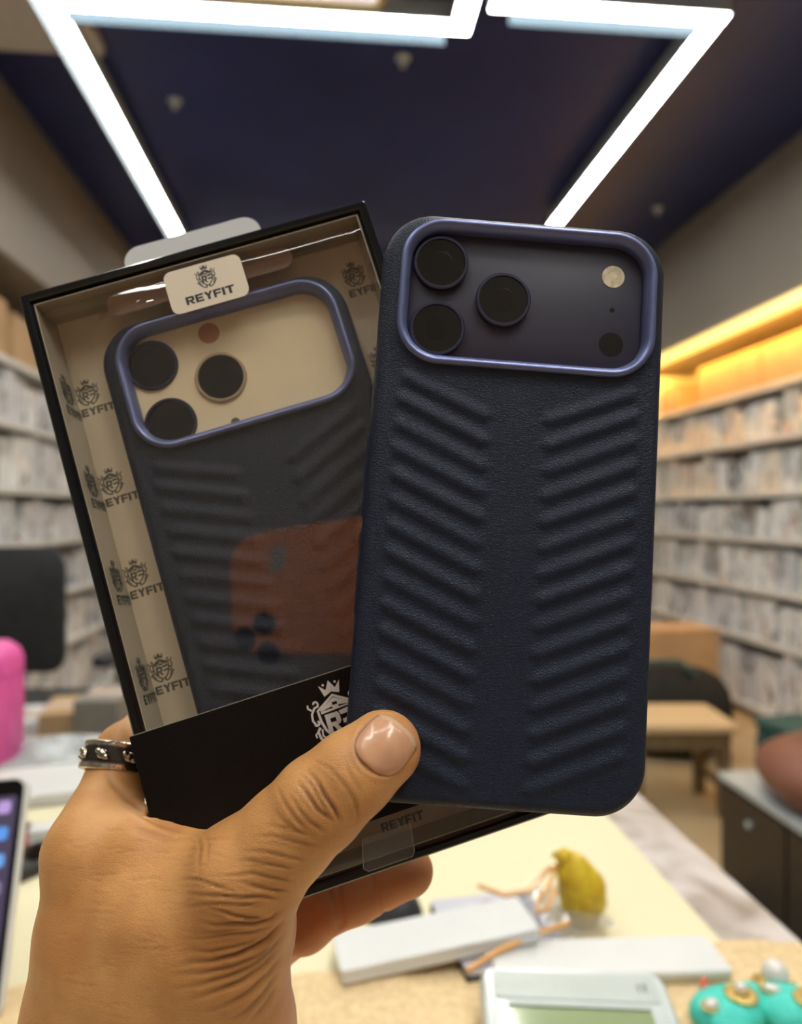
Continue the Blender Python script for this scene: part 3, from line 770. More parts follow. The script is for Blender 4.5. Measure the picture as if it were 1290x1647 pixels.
for k in range(5):
    a_ = 2 * math.pi * k / 5
    lg = MB().tube([(0, -.25, .11), (.16 * math.cos(a_), -.25 + .16 * math.sin(a_), .09), (.28 * math.cos(a_), -.25 + .28 * math.sin(a_), .07)], [.026, .02, .016], 8).build('leg', M_dkplast, t, smooth=True)
    MB().sphere((.28 * math.cos(a_), -.25 + .28 * math.sin(a_), .03), .03, 12).build('caster', M_mesh, lg, smooth=True)
def carton(px, py, depth, w, d, h, z, m, label, ang=0, name='cardboard_box'):
    q = CAM + ray(px, py) * depth
    t = thing(name, label, 'box', T(q.x, q.y, z) @ RZ(math.radians(ang)))
    MB().box(-w / 2, w / 2, -d / 2, d / 2, 0, h - .002).build('body', m, t)
    for s in (-1, 1):
        MB().box(-w / 2, w / 2, s * d / 4 - d / 4 + .001, s * d / 4 + d / 4 - .001, h - .002, h).build('flap', m, t)
    MB().box(-w / 2 - .0004, w / 2 + .0004, -.022, .022, h - .001, h + .0006).build('tape', M_peach, t)
    return t
t = thing('low_cabinet', 'dark low cabinet behind the counter under the cartons', 'cabinet', T(-.82, 1.98, 0))
MB().box(-.30, .36, -.18, .18, .05, .48).build('body', M_dkwood, t)
MB().box(-.32, .38, -.2, .2, .48, .50).build('top', M_woodleg, t)
for s in (-.14, .18):
    dr = MB().box(s - .15, s + .15, -.19, -.18, .08, .46).build('door', M_dkwood, t)
    MB().box(s - .01, s + .01, -.205, -.19, .26, .34).build('handle', M_alu, dr)
MB().box(-.28, .34, -.15, .15, 0, .05).build('plinth', M_blackfab, t)
carton(118, 1150, 1.98, .13, .2, .15, .501, M_carton, 'small kraft carton on the low cabinet, nearest the chair', 8)
carton(178, 1150, 1.95, .11, .2, .19, .501, mat('grey_board', (.25, .23, .2), .7), 'grey-brown board box on the low cabinet by the box edge', -5)
carton(48, 1150, 2.0, .10, .18, .12, .501, M_printA, 'pale printed box on the low cabinet behind the pink container', 4)

# ------------------------------------------------------------------ right: stool, bench, cushion, bag
q = at_z(1085, 1300, 0)
t = thing('low_stool', 'low pale wooden stool on the floor beyond the counter', 'stool', T(q.x, 2.85, 0) @ RZ(math.radians(-6)))
MB().slab(.42, .32, .02, [(.004, .325), (0, .329), (0, .351), (.006, .358)]).build('seat', M_wood, t, smooth=True)
for sx in (-1, 1):
    for sy in (-1, 1):
        MB().box(sx * .165 - .02, sx * .165 + .02, sy * .12 - .02, sy * .12 + .02, 0, .325).build('leg', M_woodleg, t)
    MB().box(sx * .165 - .01, sx * .165 + .01, -.1, .1, .10, .13).build('stretcher', M_woodleg, t)
MB().box(-.145, .145, -.15, -.135, .26, .325).build('apron', M_woodleg, t)
MB().box(-.145, .145, .135, .15, .26, .325).build('apron', M_woodleg, t)
t = thing('low_bench', 'dark low wooden bench with a pale top edge at right', 'bench', T(1.235, 2.27, 0))
MB().box(0.01, .75, -1.05, -.01, 0, .315).build('body', M_dkwood, t)
MB().box(0, .76, -1.06, 0, .315, .332).build('top', M_alu, t)
for k in range(3):
    pn = MB().box(.002, .01, -1.04 + k * .345, -.71 + k * .345, .03, .30).build('panel', M_dkwood, t)
    MB().lathe([(.008, 0), (.012, .01), (.002, .014)], 12, T(.002, -.875 + k * .345, .24) @ RY(math.radians(-90))).build('knob', M_alu, pn, smooth=True)
t = thing('leather_bag', 'brown rounded leather-look bag slumped on the dark bench', 'bag', T(1.41, 1.97, .332) @ RZ(math.pi / 2) @ Matrix.Diagonal((1.6, 1.42, .84, 1)))
lp = []
for k in range(13):
    s = k / 12; zz = .245 * s
    r_ = (.13 * (1 - (2 * s - .82) ** 2 * .55)) if s < .999 else .03
    if k == 0: r_ = .085
    if k == 12: r_ = .055
    lp.append([((r_ * 1.25) * math.cos(a_) * (1 + .04 * math.sin(2 * a_ + 3 * s)) - .02 * s, r_ * 1.0 * math.sin(a_) * (1 + .03 * math.cos(3 * a_)), zz) for a_ in [2 * math.pi * j / 36 for j in range(36)]])
MB().loops(lp).build('body', M_brown, t, smooth=True, angle=70)
MB().tube([(-.05, -.125, .05), (0.02, -.14, .035), (.10, -.115, .04), (.15, -.07, .05)], [.012, .022, .02, .008], 12).build('fold', M_brown, t, smooth=True)
MB().tube([(-.06, 0, .235), (-.04, 0, .265), (.02, 0, .27), (.05, 0, .235)], .007, 10).build('handle', M_brown, t, smooth=True)
q = at_z(1120, 1250, 0)
t = thing('duffel_bag', 'black slouched fabric bag on the floor behind the stool', 'bag', T(1.60, 3.42, 0) @ RZ(-.35))
lp = []
for k in range(11):
    a0 = -math.pi / 2 + math.pi * k / 10; r_ = .17 * math.cos(a0) ** .6 if k not in (0, 10) else .02
    lp.append([(.30 * math.sin(a0), r_ * math.cos(b_) * .9, .235 + (r_ * 1.35) * math.sin(b_) * (1 + .06 * math.sin(4 * b_ + k)) - .03 * k / 10) for b_ in [2 * math.pi * j / 28 for j in range(28)]])
MB().loops(lp).build('body', M_blackfab, t, smooth=True)
MB().tube([(-.12, -.08, .40), (-.08, -.1, .46), (.05, -.1, .47), (.12, -.08, .41)], .012, 10).build('handle', M_green, t, smooth=True)
MB().tube([(-.26, 0, .3), (0, -.02, .455), (.26, 0, .29)], .008, 8).build('zip', M_woodleg, t, smooth=True)
t = thing('folded_cloth', 'dark teal folded cloth on the floor between black bag and bench', 'cloth', T(2.0, 2.98, 0) @ RZ(.2))
for k in range(7):
    MB().slab(.26 - .008 * (k % 3), .30 - .01 * (k % 2), .03, [(.01, .038 * k), (0, .038 * k + .012), (0, .038 * k + .026), (.01, .038 * k + .037)]).build('fold', M_green, t, smooth=True)
carton(1075, 1100, 4.3, .45, .3, .50, 0, M_carton, 'kraft carton on the floor behind the black bag', 4)
q = at_z(1272, 1480, 0)
t = thing('floor_mat', 'grey-green mat on the floor in front of the bench', 'mat', T(1.05, 1.9, 0))
MB().slab(.42, .6, .02, [(0, 0), (0, .006), (.004, .009)]).build('pad', mat('grey_green_rubber', (.10, .11, .09), .7), t)
MB().loops([[(x_, y_, z_) for x_, y_ in rrect(.42 - 2 * o_, .6 - 2 * o_, .02)] for o_, z_ in ((.0, .0085), (.0, .011), (.02, .011), (.02, .0085))], closed=True).build('border', M_mesh, t)
q = at_z(1275, 1483, .03)
t = thing('yellow_ball', 'small yellow ball on the grey-green floor mat', 'ball', T(q.x, q.y, .0105))
MB().sphere((0, 0, .024), .024, 18).build('ball', M_yellow, t, smooth=True)
MB().tube([(.0245 * math.cos(a_), .0245 * math.sin(a_) * .2, .024 + .0245 * math.sin(a_) * .95) for a_ in [2 * math.pi * j / 24 for j in range(25)]], .0012, 6).build('seam', M_woodleg, t, smooth=True)

# ------------------------------------------------------------------ the held things: frames of the case and of the box
def rodrigues(r):
    r = np.array(r); t_ = np.linalg.norm(r); k = r / t_
    K = np.array([[0, -k[2], k[1]], [k[2], 0, -k[0]], [-k[1], k[0], 0]])
    return np.eye(3) + math.sin(t_) * K + (1 - math.cos(t_)) * K @ K
CASE_R, CASE_T = rodrigues([-0.103049, -0.017257, 0.074236]), np.array([0.030885, -0.002221, 0.206883])
BOX_R, BOX_T = rodrigues([-0.136028, -0.049570, -0.303761]), np.array([-0.036253, 0.009238, 0.226275])
def held_matrix(R, t_):                      # local axes: x right, y up, z toward the viewer, origin on the front face
    def dirw(c): return RGT * c[0] - UPV * c[1] + FWD * c[2]
    x, y, z = dirw(R[:, 0]), dirw(-R[:, 1]), dirw(-R[:, 2])
    return frame_from(c2w(*t_), x, y, z)
M_CASE, M_BOX = held_matrix(CASE_R, CASE_T), held_matrix(BOX_R, BOX_T)
mm = .001

# ------------------------------------------------------------------ lettering and crest
def letter(ch):
    # rectangles and polygons in a cell 1 wide, 1 high; heavy extended capitals
    s, h = .30, .24
    R_ = lambda x0, x1, y0, y1: [(x0, y0), (x1, y0), (x1, y1), (x0, y1)]
    if ch == 'R': return [R_(0, s, 0, 1), R_(s, .78, 1 - h, 1), R_(s, .78, .36, .36 + .2), [(.68, .44), (.86, .40), (.98, .52), (.98, .86), (.86, 1), (.68, 1)], [(.40, .37), (.70, .37), (1.02, 0), (.68, 0)]]
    if ch == 'E': return [R_(0, s, 0, 1), R_(s, .92, 1 - h, 1), R_(s, .86, .39, .61), R_(s, .92, 0, h)]
    if ch == 'Y': return [[(0, 1), (.34, 1), (.66, .50), (.66, .38), (.34, .38), (.34, .46)], [(.66, 1), (1, 1), (.66, .46), (.50, .62)], R_(.34, .66, 0, .42)]
    if ch == 'F': return [R_(0, s, 0, 1), R_(s, .92, 1 - h, 1), R_(s, .84, .36, .58)]
    if ch == 'I': return [R_(0, .32, 0, 1)]
    if ch == 'T': return [R_(0, 1, 1 - h, 1), R_(.34, .66, 0, 1 - h)]
ADV = {'R': 1.10, 'E': 1.02, 'Y': 1.06, 'F': 1.0, 'I': .42, 'T': 1.0}
def word(mb, txt, w, h, cx, cy, z0, z1):
    tot = sum(ADV[c_] for c_ in txt) - .08; x_ = cx - w / 2; k = w / tot
    for c_ in txt:
        for poly in letter(c_):
            mb.prism([(x_ + px * k, cy - h / 2 + py * h) for px, py in poly], z0, z1)
        x_ += ADV[c_] * k
    return mb
def spiral(cx, cy, r0, r1, a0, a1, n=12):
    return [(cx + (r0 + (r1 - r0) * k / n) * math.cos(math.radians(a0 + (a1 - a0) * k / n)), cy + (r0 + (r1 - r0) * k / n) * math.sin(math.radians(a0 + (a1 - a0) * k / n))) for k in range(n + 1)]
def crest(mb, s, cx, cy, z0, z1, wt=1.0):
    S = lambda pts: [(cx + s * x_, cy + s * y_) for x_, y_ in pts]
    # crown
    mb.prism(S([(-.30, .86), (-.42, 1.32), (-.20, 1.10), (0, 1.10), (-.0, .98)]), z0, z1)
    mb.prism(S([(.30, .86), (.42, 1.32), (.20, 1.10), (0, 1.10), (0, .98)]), z0, z1)
    mb.prism(S([(-.2, 1.06), (0, 1.42), (.2, 1.06)]), z0, z1)
    for x_, y_ in ((-.24, 1.30), (.24, 1.30)): mb.prism(S([(x_ + .05 * math.cos(a_), y_ + .05 * math.sin(a_)) for a_ in [math.pi * k / 4 for k in range(8)]]), z0, z1)
    # shield
    sh = [(-.70, .42), (-.35, .62), (0, .84), (.35, .62), (.70, .42), (.68, 0), (.58, -.36), (.36, -.68), (0, -.92), (-.36, -.68), (-.58, -.36), (-.68, 0)]
    mb.stroke(S(sh), .10 * s * wt, z0, z1, closed=True)
    # roof with its round hole left open
    mb.prism(S([(-.60, .36), (-.60, .42), (-.10, .70), (-.10, .44)]), z0, z1); mb.prism(S([(.60, .36), (.60, .42), (.10, .70), (.10, .44)]), z0, z1)
    mb.prism(S([(-.12, .58), (-.12, .68), (0, .76), (.12, .68), (.12, .58)]), z0, z1); mb.prism(S([(-.12, .36), (.12, .36), (.12, .47), (-.12, .47)]), z0, z1)
    mb.prism(S([(-.60, .36), (.60, .36), (.60, .32), (-.60, .26)]), z0, z1)
    for poly in letter('R'): mb.prism(S([(-.50 + .58 * px, -.58 + .78 * py) for px, py in poly]), z0, z1)
    for poly in ([(.06, .20), (.60, .26), (.60, .06), (.12, .04)], [(.14, -.14), (.58, -.10), (.56, -.28), (.14, -.30)]): mb.prism(S(poly), z0, z1)
    # scrolls
    for m_ in (-1, 1):
        X = lambda pts: S([(m_ * x_, y_) for x_, y_ in pts])
        mb.stroke(X([(.62, .60), (.80, .56), (.95, .36), (.98, .12), (.90, -.06)] + spiral(.84, .0, .12, .05, 0, -250, 8)), .085 * s * wt, z0, z1)
        mb.stroke(X(spiral(.74, .70, .05, .13, 0, 230, 8) + [(.64, .58)]), .075 * s * wt, z0, z1)
        mb.stroke(X([(.92, .50), (1.04, .62), (1.02, .74)]), .07 * s * wt, z0, z1)
        mb.stroke(X([(.78, -.20), (.90, -.34), (.86, -.60), (.66, -.86), (.40, -1.06), (.22, -1.10)] + spiral(.22, -.99, .11, .05, 270, 60, 7)), .10 * s * wt, z0, z1)
        mb.stroke(X([(.72, -.28), (.76, -.52), (.58, -.76)]), .07 * s * wt, z0, z1)
        mb.stroke(X([(.92, -.34), (1.02, -.42), (1.0, -.54)]), .06 * s * wt, z0, z1)
    return mb

# ------------------------------------------------------------------ navy leather case
CW, CH, CR, CD = 81.5 * mm, 165.6 * mm, 14.0 * mm, 11.5 * mm
RCX, RCY, RW, RH, RR = .85 * mm, 59.2 * mm, 73.5 * mm, 42.7 * mm, 12.5 * mm
def shell_mesh():
    nu, nv = 150, 300
    s = np.linspace(-1, 1, nu); s = np.sign(s) * (1 - (1 - np.abs(s)) ** 1.25)
    v = np.linspace(-1, 1, nv); v = np.sign(v) * (1 - (1 - np.abs(v)) ** 1.2)
    S_, V_ = np.meshgrid(s, v); y = V_ * CH / 2
    over = np.clip(np.abs(y) - (CH / 2 - CR), 0, CR)
    hw = CW / 2 - CR + np.sqrt(np.maximum(CR ** 2 - over ** 2, 0)); x = S_ * hw
    qx, qy = np.abs(x) - (CW / 2 - CR), np.abs(y) - (CH / 2 - CR)
    sd = np.hypot(np.maximum(qx, 0), np.maximum(qy, 0)) + np.minimum(np.maximum(qx, qy), 0) - CR
    d = np.clip(-sd, 0, None); fl = 3.2 * mm
    z = -np.where(d < fl, fl - np.sqrt(np.maximum(fl ** 2 - (fl - np.minimum(d, fl)) ** 2, 0)), 0)
    # embossed ribs, rising outward from the middle like a chevron
    rib = np.zeros_like(x); X = x / mm; Y = y / mm
    for sgn in (-1, 1):
        for k in range(15):
            ax, ay = sgn * 9.6, 24.2 - 7.2 * k
            bx, by = sgn * 32.6, ay + 10.0
            if k == 0: bx, by = sgn * 31.5, ay + 9.0
            ex, ey = bx - ax, by - ay; L2 = ex * ex + ey * ey
            tt = np.clip(((X - ax) * ex + (Y - ay) * ey) / L2, 0, 1)
            px, py = X - (ax + tt * ex), Y - (ay + tt * ey)
            dist = np.hypot(px, py)
            side = (px * -ey + py * ex) * sgn / math.sqrt(L2)     # above (+) or below (-) the rib's axis
            wdt = np.where(side > 0, 3.6, 2.7)
            pr = np.clip(1 - dist / wdt, 0, 1); pr = pr * pr * (3 - 2 * pr)
            rib = np.maximum(rib, pr * (.92 + .10 * math.sin(k * 2.1)))
    z = z + rib * .74 * mm
    # leather drawn up toward the camera frame, with a soft fold below it
    rx, ry = np.abs(x - RCX) - (RW / 2 - RR), np.abs(y - RCY) - (RH / 2 - RR)
    rsd = (np.hypot(np.maximum(rx, 0), np.maximum(ry, 0)) + np.minimum(np.maximum(rx, ry), 0) - RR) / mm
    z = z + np.exp(-np.clip(rsd, 0, None) / 1.6) * .7 * mm * (d / fl).clip(0, 1)
    verts = np.stack([x, y, z], -1).reshape(-1, 3)
    idx = np.arange(nu * nv).reshape(nv, nu)
    keep = (rsd[:-1, :-1] > -1.9) | (rsd[1:, 1:] > -1.9)
    fs = [(idx[j, i], idx[j, i + 1], idx[j + 1, i + 1], idx[j + 1, i]) for j in range(nv - 1) for i in range(nu - 1) if keep[j, i]]
    mb = MB(); mb.v = [tuple(p_) for p_ in verts.tolist()]; mb.f = [tuple(int(q_) for q_ in f_) for f_ in fs]
    loop = [idx[0, i] for i in range(nu)] + [idx[j, nu - 1] for j in range(1, nv)] + [idx[nv - 1, i] for i in range(nu - 2, -1, -1)] + [idx[j, 0] for j in range(nv - 2, 0, -1)]
    n0 = len(mb.v); n = len(loop)
    ring = [verts[i] for i in loop]
    for zz, sc_ in ((-5.2 * mm, 1.0), (-CD, .995)):
        mb.v += [(float(p_[0] * sc_), float(p_[1] * sc_), zz) for p_ in ring]
    for k in range(n):
        k2 = (k + 1) % n
        mb.f.append((int(loop[k]), n0 + k, n0 + k2, int(loop[k2])))
        mb.f.append((n0 + k, n0 + n + k, n0 + n + k2, n0 + k2))
    return mb.mesh('shell', LEATHER, smooth=True, angle=75)
SHELL = shell_mesh()
def frame_mesh():
    prof = [(0.0, -2.0), (0.0, 1.1), (-.35, 1.7), (-.9, 1.95), (-1.5, 1.85), (-2.1, 1.2), (-2.75, .2), (-3.0, -.6), (-3.0, -3.4), (-1.4, -3.4)]
    ls = [[(x_ + RCX, y_ + RCY, z_ * mm) for x_, y_ in rrect(RW + 2 * o_ * mm, RH + 2 * o_ * mm, RR + o_ * mm, 14)] for o_, z_ in prof]
    return MB().loops(ls, closed=True).mesh('camera_frame', M_ring, smooth=True, angle=38)
FRAME = frame_mesh()
BACKRIM = MB().loops([[(x_, y_, z_ * mm) for x_, y_ in rrect(CW + 2 * o_ * mm, CH + 2 * o_ * mm, CR + o_ * mm, 12)] for o_, z_ in ((.15, -5.5), (.55, -6.2), (.6, -11.4), (-.2, -12.0), (-1.6, -12.0), (-1.6, -5.6))], closed=True).mesh('bumper_edge', M_sidew, smooth=True, angle=40)
BTN = MB().slab(2.4 * mm, 24 * mm, 1.2 * mm, [(0, 0), (0, .5 * mm), (.4 * mm, .8 * mm)]).mesh('button', M_sidew, smooth=True, angle=40)
def phone_case(matrix, label):
    t = thing('phone_case', label, 'phone case', matrix, 'navy leather phone cases')
    link('shell', SHELL, t); link('bumper_edge', BACKRIM, t)
    o_ = link('camera_frame', FRAME, t); o_['label'] = 'satin blue metal frame around the camera opening'
    for y_ in (6.0, -22.0):
        link('button', BTN, t, T(-CW / 2 - .2 * mm, y_ * mm, -7.4 * mm) @ RY(math.radians(-90)))
    return t
phone_case(M_CASE, 'navy leather phone case with chevron ribs held in front by the thumb')
# the phone inside it
t = thing('smartphone', 'dark indigo smartphone inside the held navy case', 'phone', M_CASE)
MB().slab(76.4 * mm, 161 * mm, 12 * mm, [(.5 * mm, -11.2 * mm), (0, -10.6 * mm), (0, -4.0 * mm), (.4 * mm, -3.6 * mm)], seg=8).build('body', M_plateau, t, smooth=True)
MB().slab(RW - 6.2 * mm, RH - 6.2 * mm, RR - 3.0 * mm, [(0, -3.7 * mm), (0, -2.3 * mm), (.2 * mm, -2.2 * mm)], cx=RCX, cy=RCY, seg=10).build('camera_plateau', M_plateau, t, smooth=True)
def lens(parent, x_, y_, z_, r_, mrim, mglass, proud, ring=.9):
    ln = MB().loops([[(q_ * math.cos(2 * math.pi * k / 40) + x_, q_ * math.sin(2 * math.pi * k / 40) + y_, z_ + h_) for k in range(40)] for q_, h_ in ((r_, 0), (r_, proud - .3 * mm), (r_ - .3 * mm, proud), (r_ - ring * mm, proud), (r_ - ring * mm - .1 * mm, proud - .45 * mm))], cap0=True, cap1=False).build('lens', mrim, parent, smooth=True)
    MB().lathe([(r_ - ring * mm, proud - .9 * mm), (r_ - ring * mm, proud - .45 * mm), (.1 * mm, proud - .45 * mm)], 36, T(x_, y_, z_)).build('glass', mglass, ln)
    MB().lathe([(r_ * .42, proud - .42 * mm), (r_ * .40, proud - .40 * mm), (.1 * mm, proud - .40 * mm)], 28, T(x_, y_, z_)).build('iris', M_lensin, ln)
    return ln
for x_, y_ in ((-24.4, 68.2), (-5.9, 58.7), (-24.2, 48.7)):
    lens(t, x_ * mm, y_ * mm, -2.2 * mm, 7.9 * mm, M_lensrim, M_lens, 2.0 * mm)
MB().lathe([(3.3 * mm, 0), (3.3 * mm, .12 * mm), (.2 * mm, .2 * mm)], 28, T(25.8 * mm, 68.7 * mm, -2.2 * mm)).build('flash', M_flash, t, smooth=True)
MB().lathe([(.75 * mm, 0), (.7 * mm, .06 * mm), (.1 * mm, .06 * mm)], 12, T(25.9 * mm, 58.7 * mm, -2.2 * mm)).build('microphone_hole', M_lens, t)
MB().lathe([(3.5 * mm, 0), (3.5 * mm, .1 * mm), (.2 * mm, .12 * mm)], 28, T(26 * mm, 48.5 * mm, -2.2 * mm)).build('depth_sensor', M_lens, t, smooth=True)

# ------------------------------------------------------------------ window box
BW, BH, BD = 114 * mm, 199.2 * mm, 23 * mm
RIM = 3.6 * mm
tb = thing('phone_case_box', 'black window box with clear front and REYFIT sleeve held behind the case', 'box', M_BOX)
wall = MB()
for x0, x1, y0, y1 in ((-BW / 2, -BW / 2 + RIM, -BH / 2, BH / 2), (BW / 2 - RIM, BW / 2, -BH / 2, BH / 2), (-BW / 2, BW / 2, BH / 2 - RIM, BH / 2), (-BW / 2, BW / 2, -BH / 2, -BH / 2 + RIM)): pass
ls = [[(x_, y_, z_ * mm) for x_, y_ in rrect(BW + 2 * o_ * mm, BH + 2 * o_ * mm, max(.3, .9 + o_) * mm, 3)] for o_, z_ in ((0, -23), (0, -.5), (-.5, 0), (-2.0, 0), (-2.6, -.5), (-2.6, -1.6), (-3.6, -1.6), (-3.6, -21.5))]
MB().loops(ls, cap0=False, cap1=False).build('rim', M_blackrim, tb, smooth=True, angle=30)
MB().slab(BW - .2 * mm, BH - .2 * mm, .8 * mm, [(0, -23 * mm), (0, -21.4 * mm)]).build('back_panel', M_black, tb)
IW, IH = BW - 2 * RIM, BH - 2 * RIM
ZL_ = -17.5 * mm
MB().slab(IW, IH, .5 * mm, [(0, -18.2 * mm), (0, ZL_)]).build('liner', M_cream, tb)
th = .35 * mm
for x0, x1, y0, y1 in ((-IW / 2, -IW / 2 + th, -IH / 2, IH / 2), (IW / 2 - th, IW / 2, -IH / 2, IH / 2), (-IW / 2, IW / 2, IH / 2 - th, IH / 2), (-IW / 2, IW / 2, -IH / 2, -IH / 2 + th)):
    MB().box(x0, x1, y0, y1, ZL_, -1.2 * mm).build('side_wall', M_wallfilm, tb)
# printed crests and names on the liner and on the left side wall
lg = MB(); crest(lg, 3.6 * mm, 0, 0, 0, .03 * mm, 1.25); word(lg, 'EYFIT', 11.0 * mm, 2.7 * mm, 2.0 * mm, -6.4 * mm, 0, .03 * mm)
LOGO = lg.mesh('printed_logo', M_ink2); LOGO2 = lg.mesh('printed_logo', M_ink)
for y_ in (69.6, 38.1, 6.6, -24.9):
    link('printed_logo', LOGO, tb, T(-49.2 * mm, y_ * mm, ZL_))
    link('printed_logo', LOGO2, tb, T(-IW / 2 + th + .05 * mm, (y_ - .5) * mm, -9.5 * mm) @ RY(math.radians(90)) @ Matrix.Scale(1.15, 4))
for y_ in (84.0, 52.5):
    link('printed_logo', LOGO, tb, T(48.0 * mm, y_ * mm, ZL_))
word(MB(), 'REYFIT', 12.8 * mm, 2.7 * mm, 10.2 * mm, -89.6 * mm, ZL_ + 12 * mm, ZL_ + 12.03 * mm).build('printed_name', M_ink, tb)
# black paper tray lip at the bottom, clear tab
# clear front film: flat, rolled back along its top edge
nX, rows = 130, []
def box_uv(px, py):
    d_ = np.array([(px - CX) / F, (py - CY) / F, 1.0]); n_ = BOX_R[:, 2]
    q_ = BOX_R.T @ (d_ * ((BOX_T @ n_) / (d_ @ n_)) - BOX_T); return np.array([q_[0], -q_[1]])
WRINKLES = [[(150, 560), (150, 530), (172, 505), (215, 488), (270, 484)], [(176, 507), (205, 545), (231, 594), (246, 640), (252, 680)], [(323, 507), (356, 526), (380, 555), (400, 585), (438, 618), (470, 625)], [(560, 350), (572, 400), (580, 470), (596, 540)], [(500, 720), (540, 690), (575, 680)]]
WRINKLES = [np.array([box_uv(*p_) for p_ in w_]) for w_ in WRINKLES]
def wrinkle(x_, y_):
    h_ = 0.0
    for w_ in WRINKLES:
        bd = 1e9
        for a_, b_ in zip(w_[:-1], w_[1:]):
            e_ = b_ - a_; t_ = min(1, max(0, ((x_ - a_[0]) * e_[0] + (y_ - a_[1]) * e_[1]) / (e_ @ e_)))
            bd = min(bd, math.hypot(x_ - a_[0] - t_ * e_[0], y_ - a_[1] - t_ * e_[1]))
            if bd > .006: continue
        h_ += .22 * mm * math.exp(-(bd / (1.0 * mm)) ** 2)
    return h_
yT, rad = IH / 2 - .6 * mm, 6.0 * mm
NR = 200
for k in range(NR): rows.append((-IH / 2 + .3 * mm + (yT - rad + IH / 2 - .3 * mm) * k / (NR - 1), -1.0 * mm))
for k in range(1, 9):
    a_ = math.pi / 2 * k / 8; rows.append((yT - rad + rad * math.sin(a_), -1.0 * mm - rad * (1 - math.cos(a_))))
vs, fs = [], []
for j, (y_, z_) in enumerate(rows):
    for i in range(nX + 1):
        u = i / nX; x_ = (u - .5) * (IW - .8 * mm)
        sag = .35 * mm * math.sin(math.pi * u * 2 + 1 + y_ * 22) * math.sin(min(1, (y_ + IH / 2) / IH) * math.pi)
        bow = .5 * mm * math.sin(u * 7 + 2) * max(0, (y_ - 80 * mm) / (16 * mm))
        vs.append((x_, y_ - bow * (1 if j >= NR else 0), z_ + (sag * min(1, (NR - j) / 20) if j < NR else 0) + (wrinkle(x_, y_) if j < NR and y_ > 0 else 0)))
for j in range(len(rows) - 1):
    for i in range(nX):
        fs.append((j * (nX + 1) + i, j * (nX + 1) + i + 1, (j + 1) * (nX + 1) + i + 1, (j + 1) * (nX + 1) + i))
MB().add(vs, fs).build('window_film', M_film, tb, smooth=True, angle=180)
# sleeve
sl = MB(); y0, y1 = -85.2 * mm, -41.4 * mm
sl.slab(BW + 1.6 * mm, y1 - y0, .3 * mm, [(0, 0.05 * mm), (0, .7 * mm), (.12 * mm, .8 * mm)], cy=(y0 + y1) / 2, seg=2)
for s in (-1, 1):
    sl.box(s * (BW / 2 + .1 * mm), s * (BW / 2 + .8 * mm), y0, y1, -23.4 * mm, .1 * mm)
sl.box(-BW / 2 - .8 * mm, BW / 2 + .8 * mm, y0, y1, -23.9 * mm, -23.1 * mm)
so = sl.build('sleeve', M_black, tb)
MB().box(-BW / 2 - .7 * mm, BW / 2 + .7 * mm, y1 - .02 * mm, y1 + .16 * mm, .05 * mm, .6 * mm).build('cut_edge', M_wallfilm, so)
cb = MB(); crest(cb, 7.6 * mm, 1.6 * mm, -54.2 * mm, .8 * mm, .84 * mm); word(cb, 'REYFIT', 30 * mm, 5.2 * mm, 1.6 * mm, -68 * mm, .8 * mm, .84 * mm)
o_ = cb.build('crest_print', M_white_ink, so); o_['label'] = 'white crest with crown, shield and scrolls'
# sticker
st = MB().slab(25.2 * mm, 14.6 * mm, 2.6 * mm, [(0, -.55 * mm), (0, -.40 * mm)], cx=.35 * mm, cy=86.5 * mm).build('sticker', M_sticker, tb)
sk = MB(); crest(sk, 3.05 * mm, .9 * mm, 88.8 * mm, -.40 * mm, -.37 * mm, 1.15); word(sk, 'REYFIT', 15.6 * mm, 2.7 * mm, .5 * mm, 82.7 * mm, -.40 * mm, -.37 * mm)
sk.build('sticker_print', M_ink, st)
# bar modelling the hang tab's reflection at the top, hang tab at the back, clear tab at the bottom
MB().slab(63 * mm, 7.6 * mm, 3.7 * mm, [(0, -9.4 * mm), (0, -8.8 * mm)], cx=-2 * mm, cy=92.6 * mm).build('tab_reflection', M_peach, tb)
MB().slab(49 * mm, 26 * mm, 6 * mm, [(0, -22.9 * mm), (0, -22.1 * mm)], cx=-2.4 * mm, cy=BH / 2 + 5.6 * mm).build('hang_tab', M_whitepl, tb)
tp = [(-1.9, -89.2), (12.6, -89.2), (11.4, -97.0), (10.4, -98.2), (-2.8, -98.2), (-3.9, -97.0)]
MB().prism([(x_ * mm, y_ * mm) for x_, y_ in tp], .05 * mm, .3 * mm).build('clear_tab', M_filmtab, tb)
ed = MB().stroke([(x_ * mm, y_ * mm) for x_, y_ in tp[1:] + tp[:1]], .25 * mm, .3 * mm, .38 * mm).build('tab_edge', M_wallfilm, tb)

# the boxed case and its insert card
M_IN = M_BOX @ T(1.0 * mm, 1.4 * mm, -5.8 * mm)
phone_case(M_IN, 'navy leather phone case packed inside the window box')
t = thing('insert_card', 'cream dummy phone card with printed lenses inside the boxed case', 'card', M_IN)
MB().slab(76 * mm, 160 * mm, 11 * mm, [(0, -10.5 * mm), (0, -4.2 * mm), (.3 * mm, -4.0 * mm)], seg=8).build('card', M_cream2, t)
MB().slab(RW - 6.1 * mm, RH - 6.1 * mm, RR - 3 * mm, [(0, -4.1 * mm), (0, -3.3 * mm)], cx=RCX, cy=RCY, seg=10).build('camera_panel', M_cream2, t)
M_lensgold = mat('pale_gold_lens_rim', (.62, .50, .36), .3, metal=.5, var=.05)
for k, (x_, y_) in enumerate(((-25.6, 67.6), (-5.4, 57.4), (-24.8, 47.2))):
    lens(t, x_ * mm, y_ * mm, -3.3 * mm, 8.4 * mm, M_lensgold if k == 1 else M_lensrim, M_lens, .9 * mm, ring=1.0)
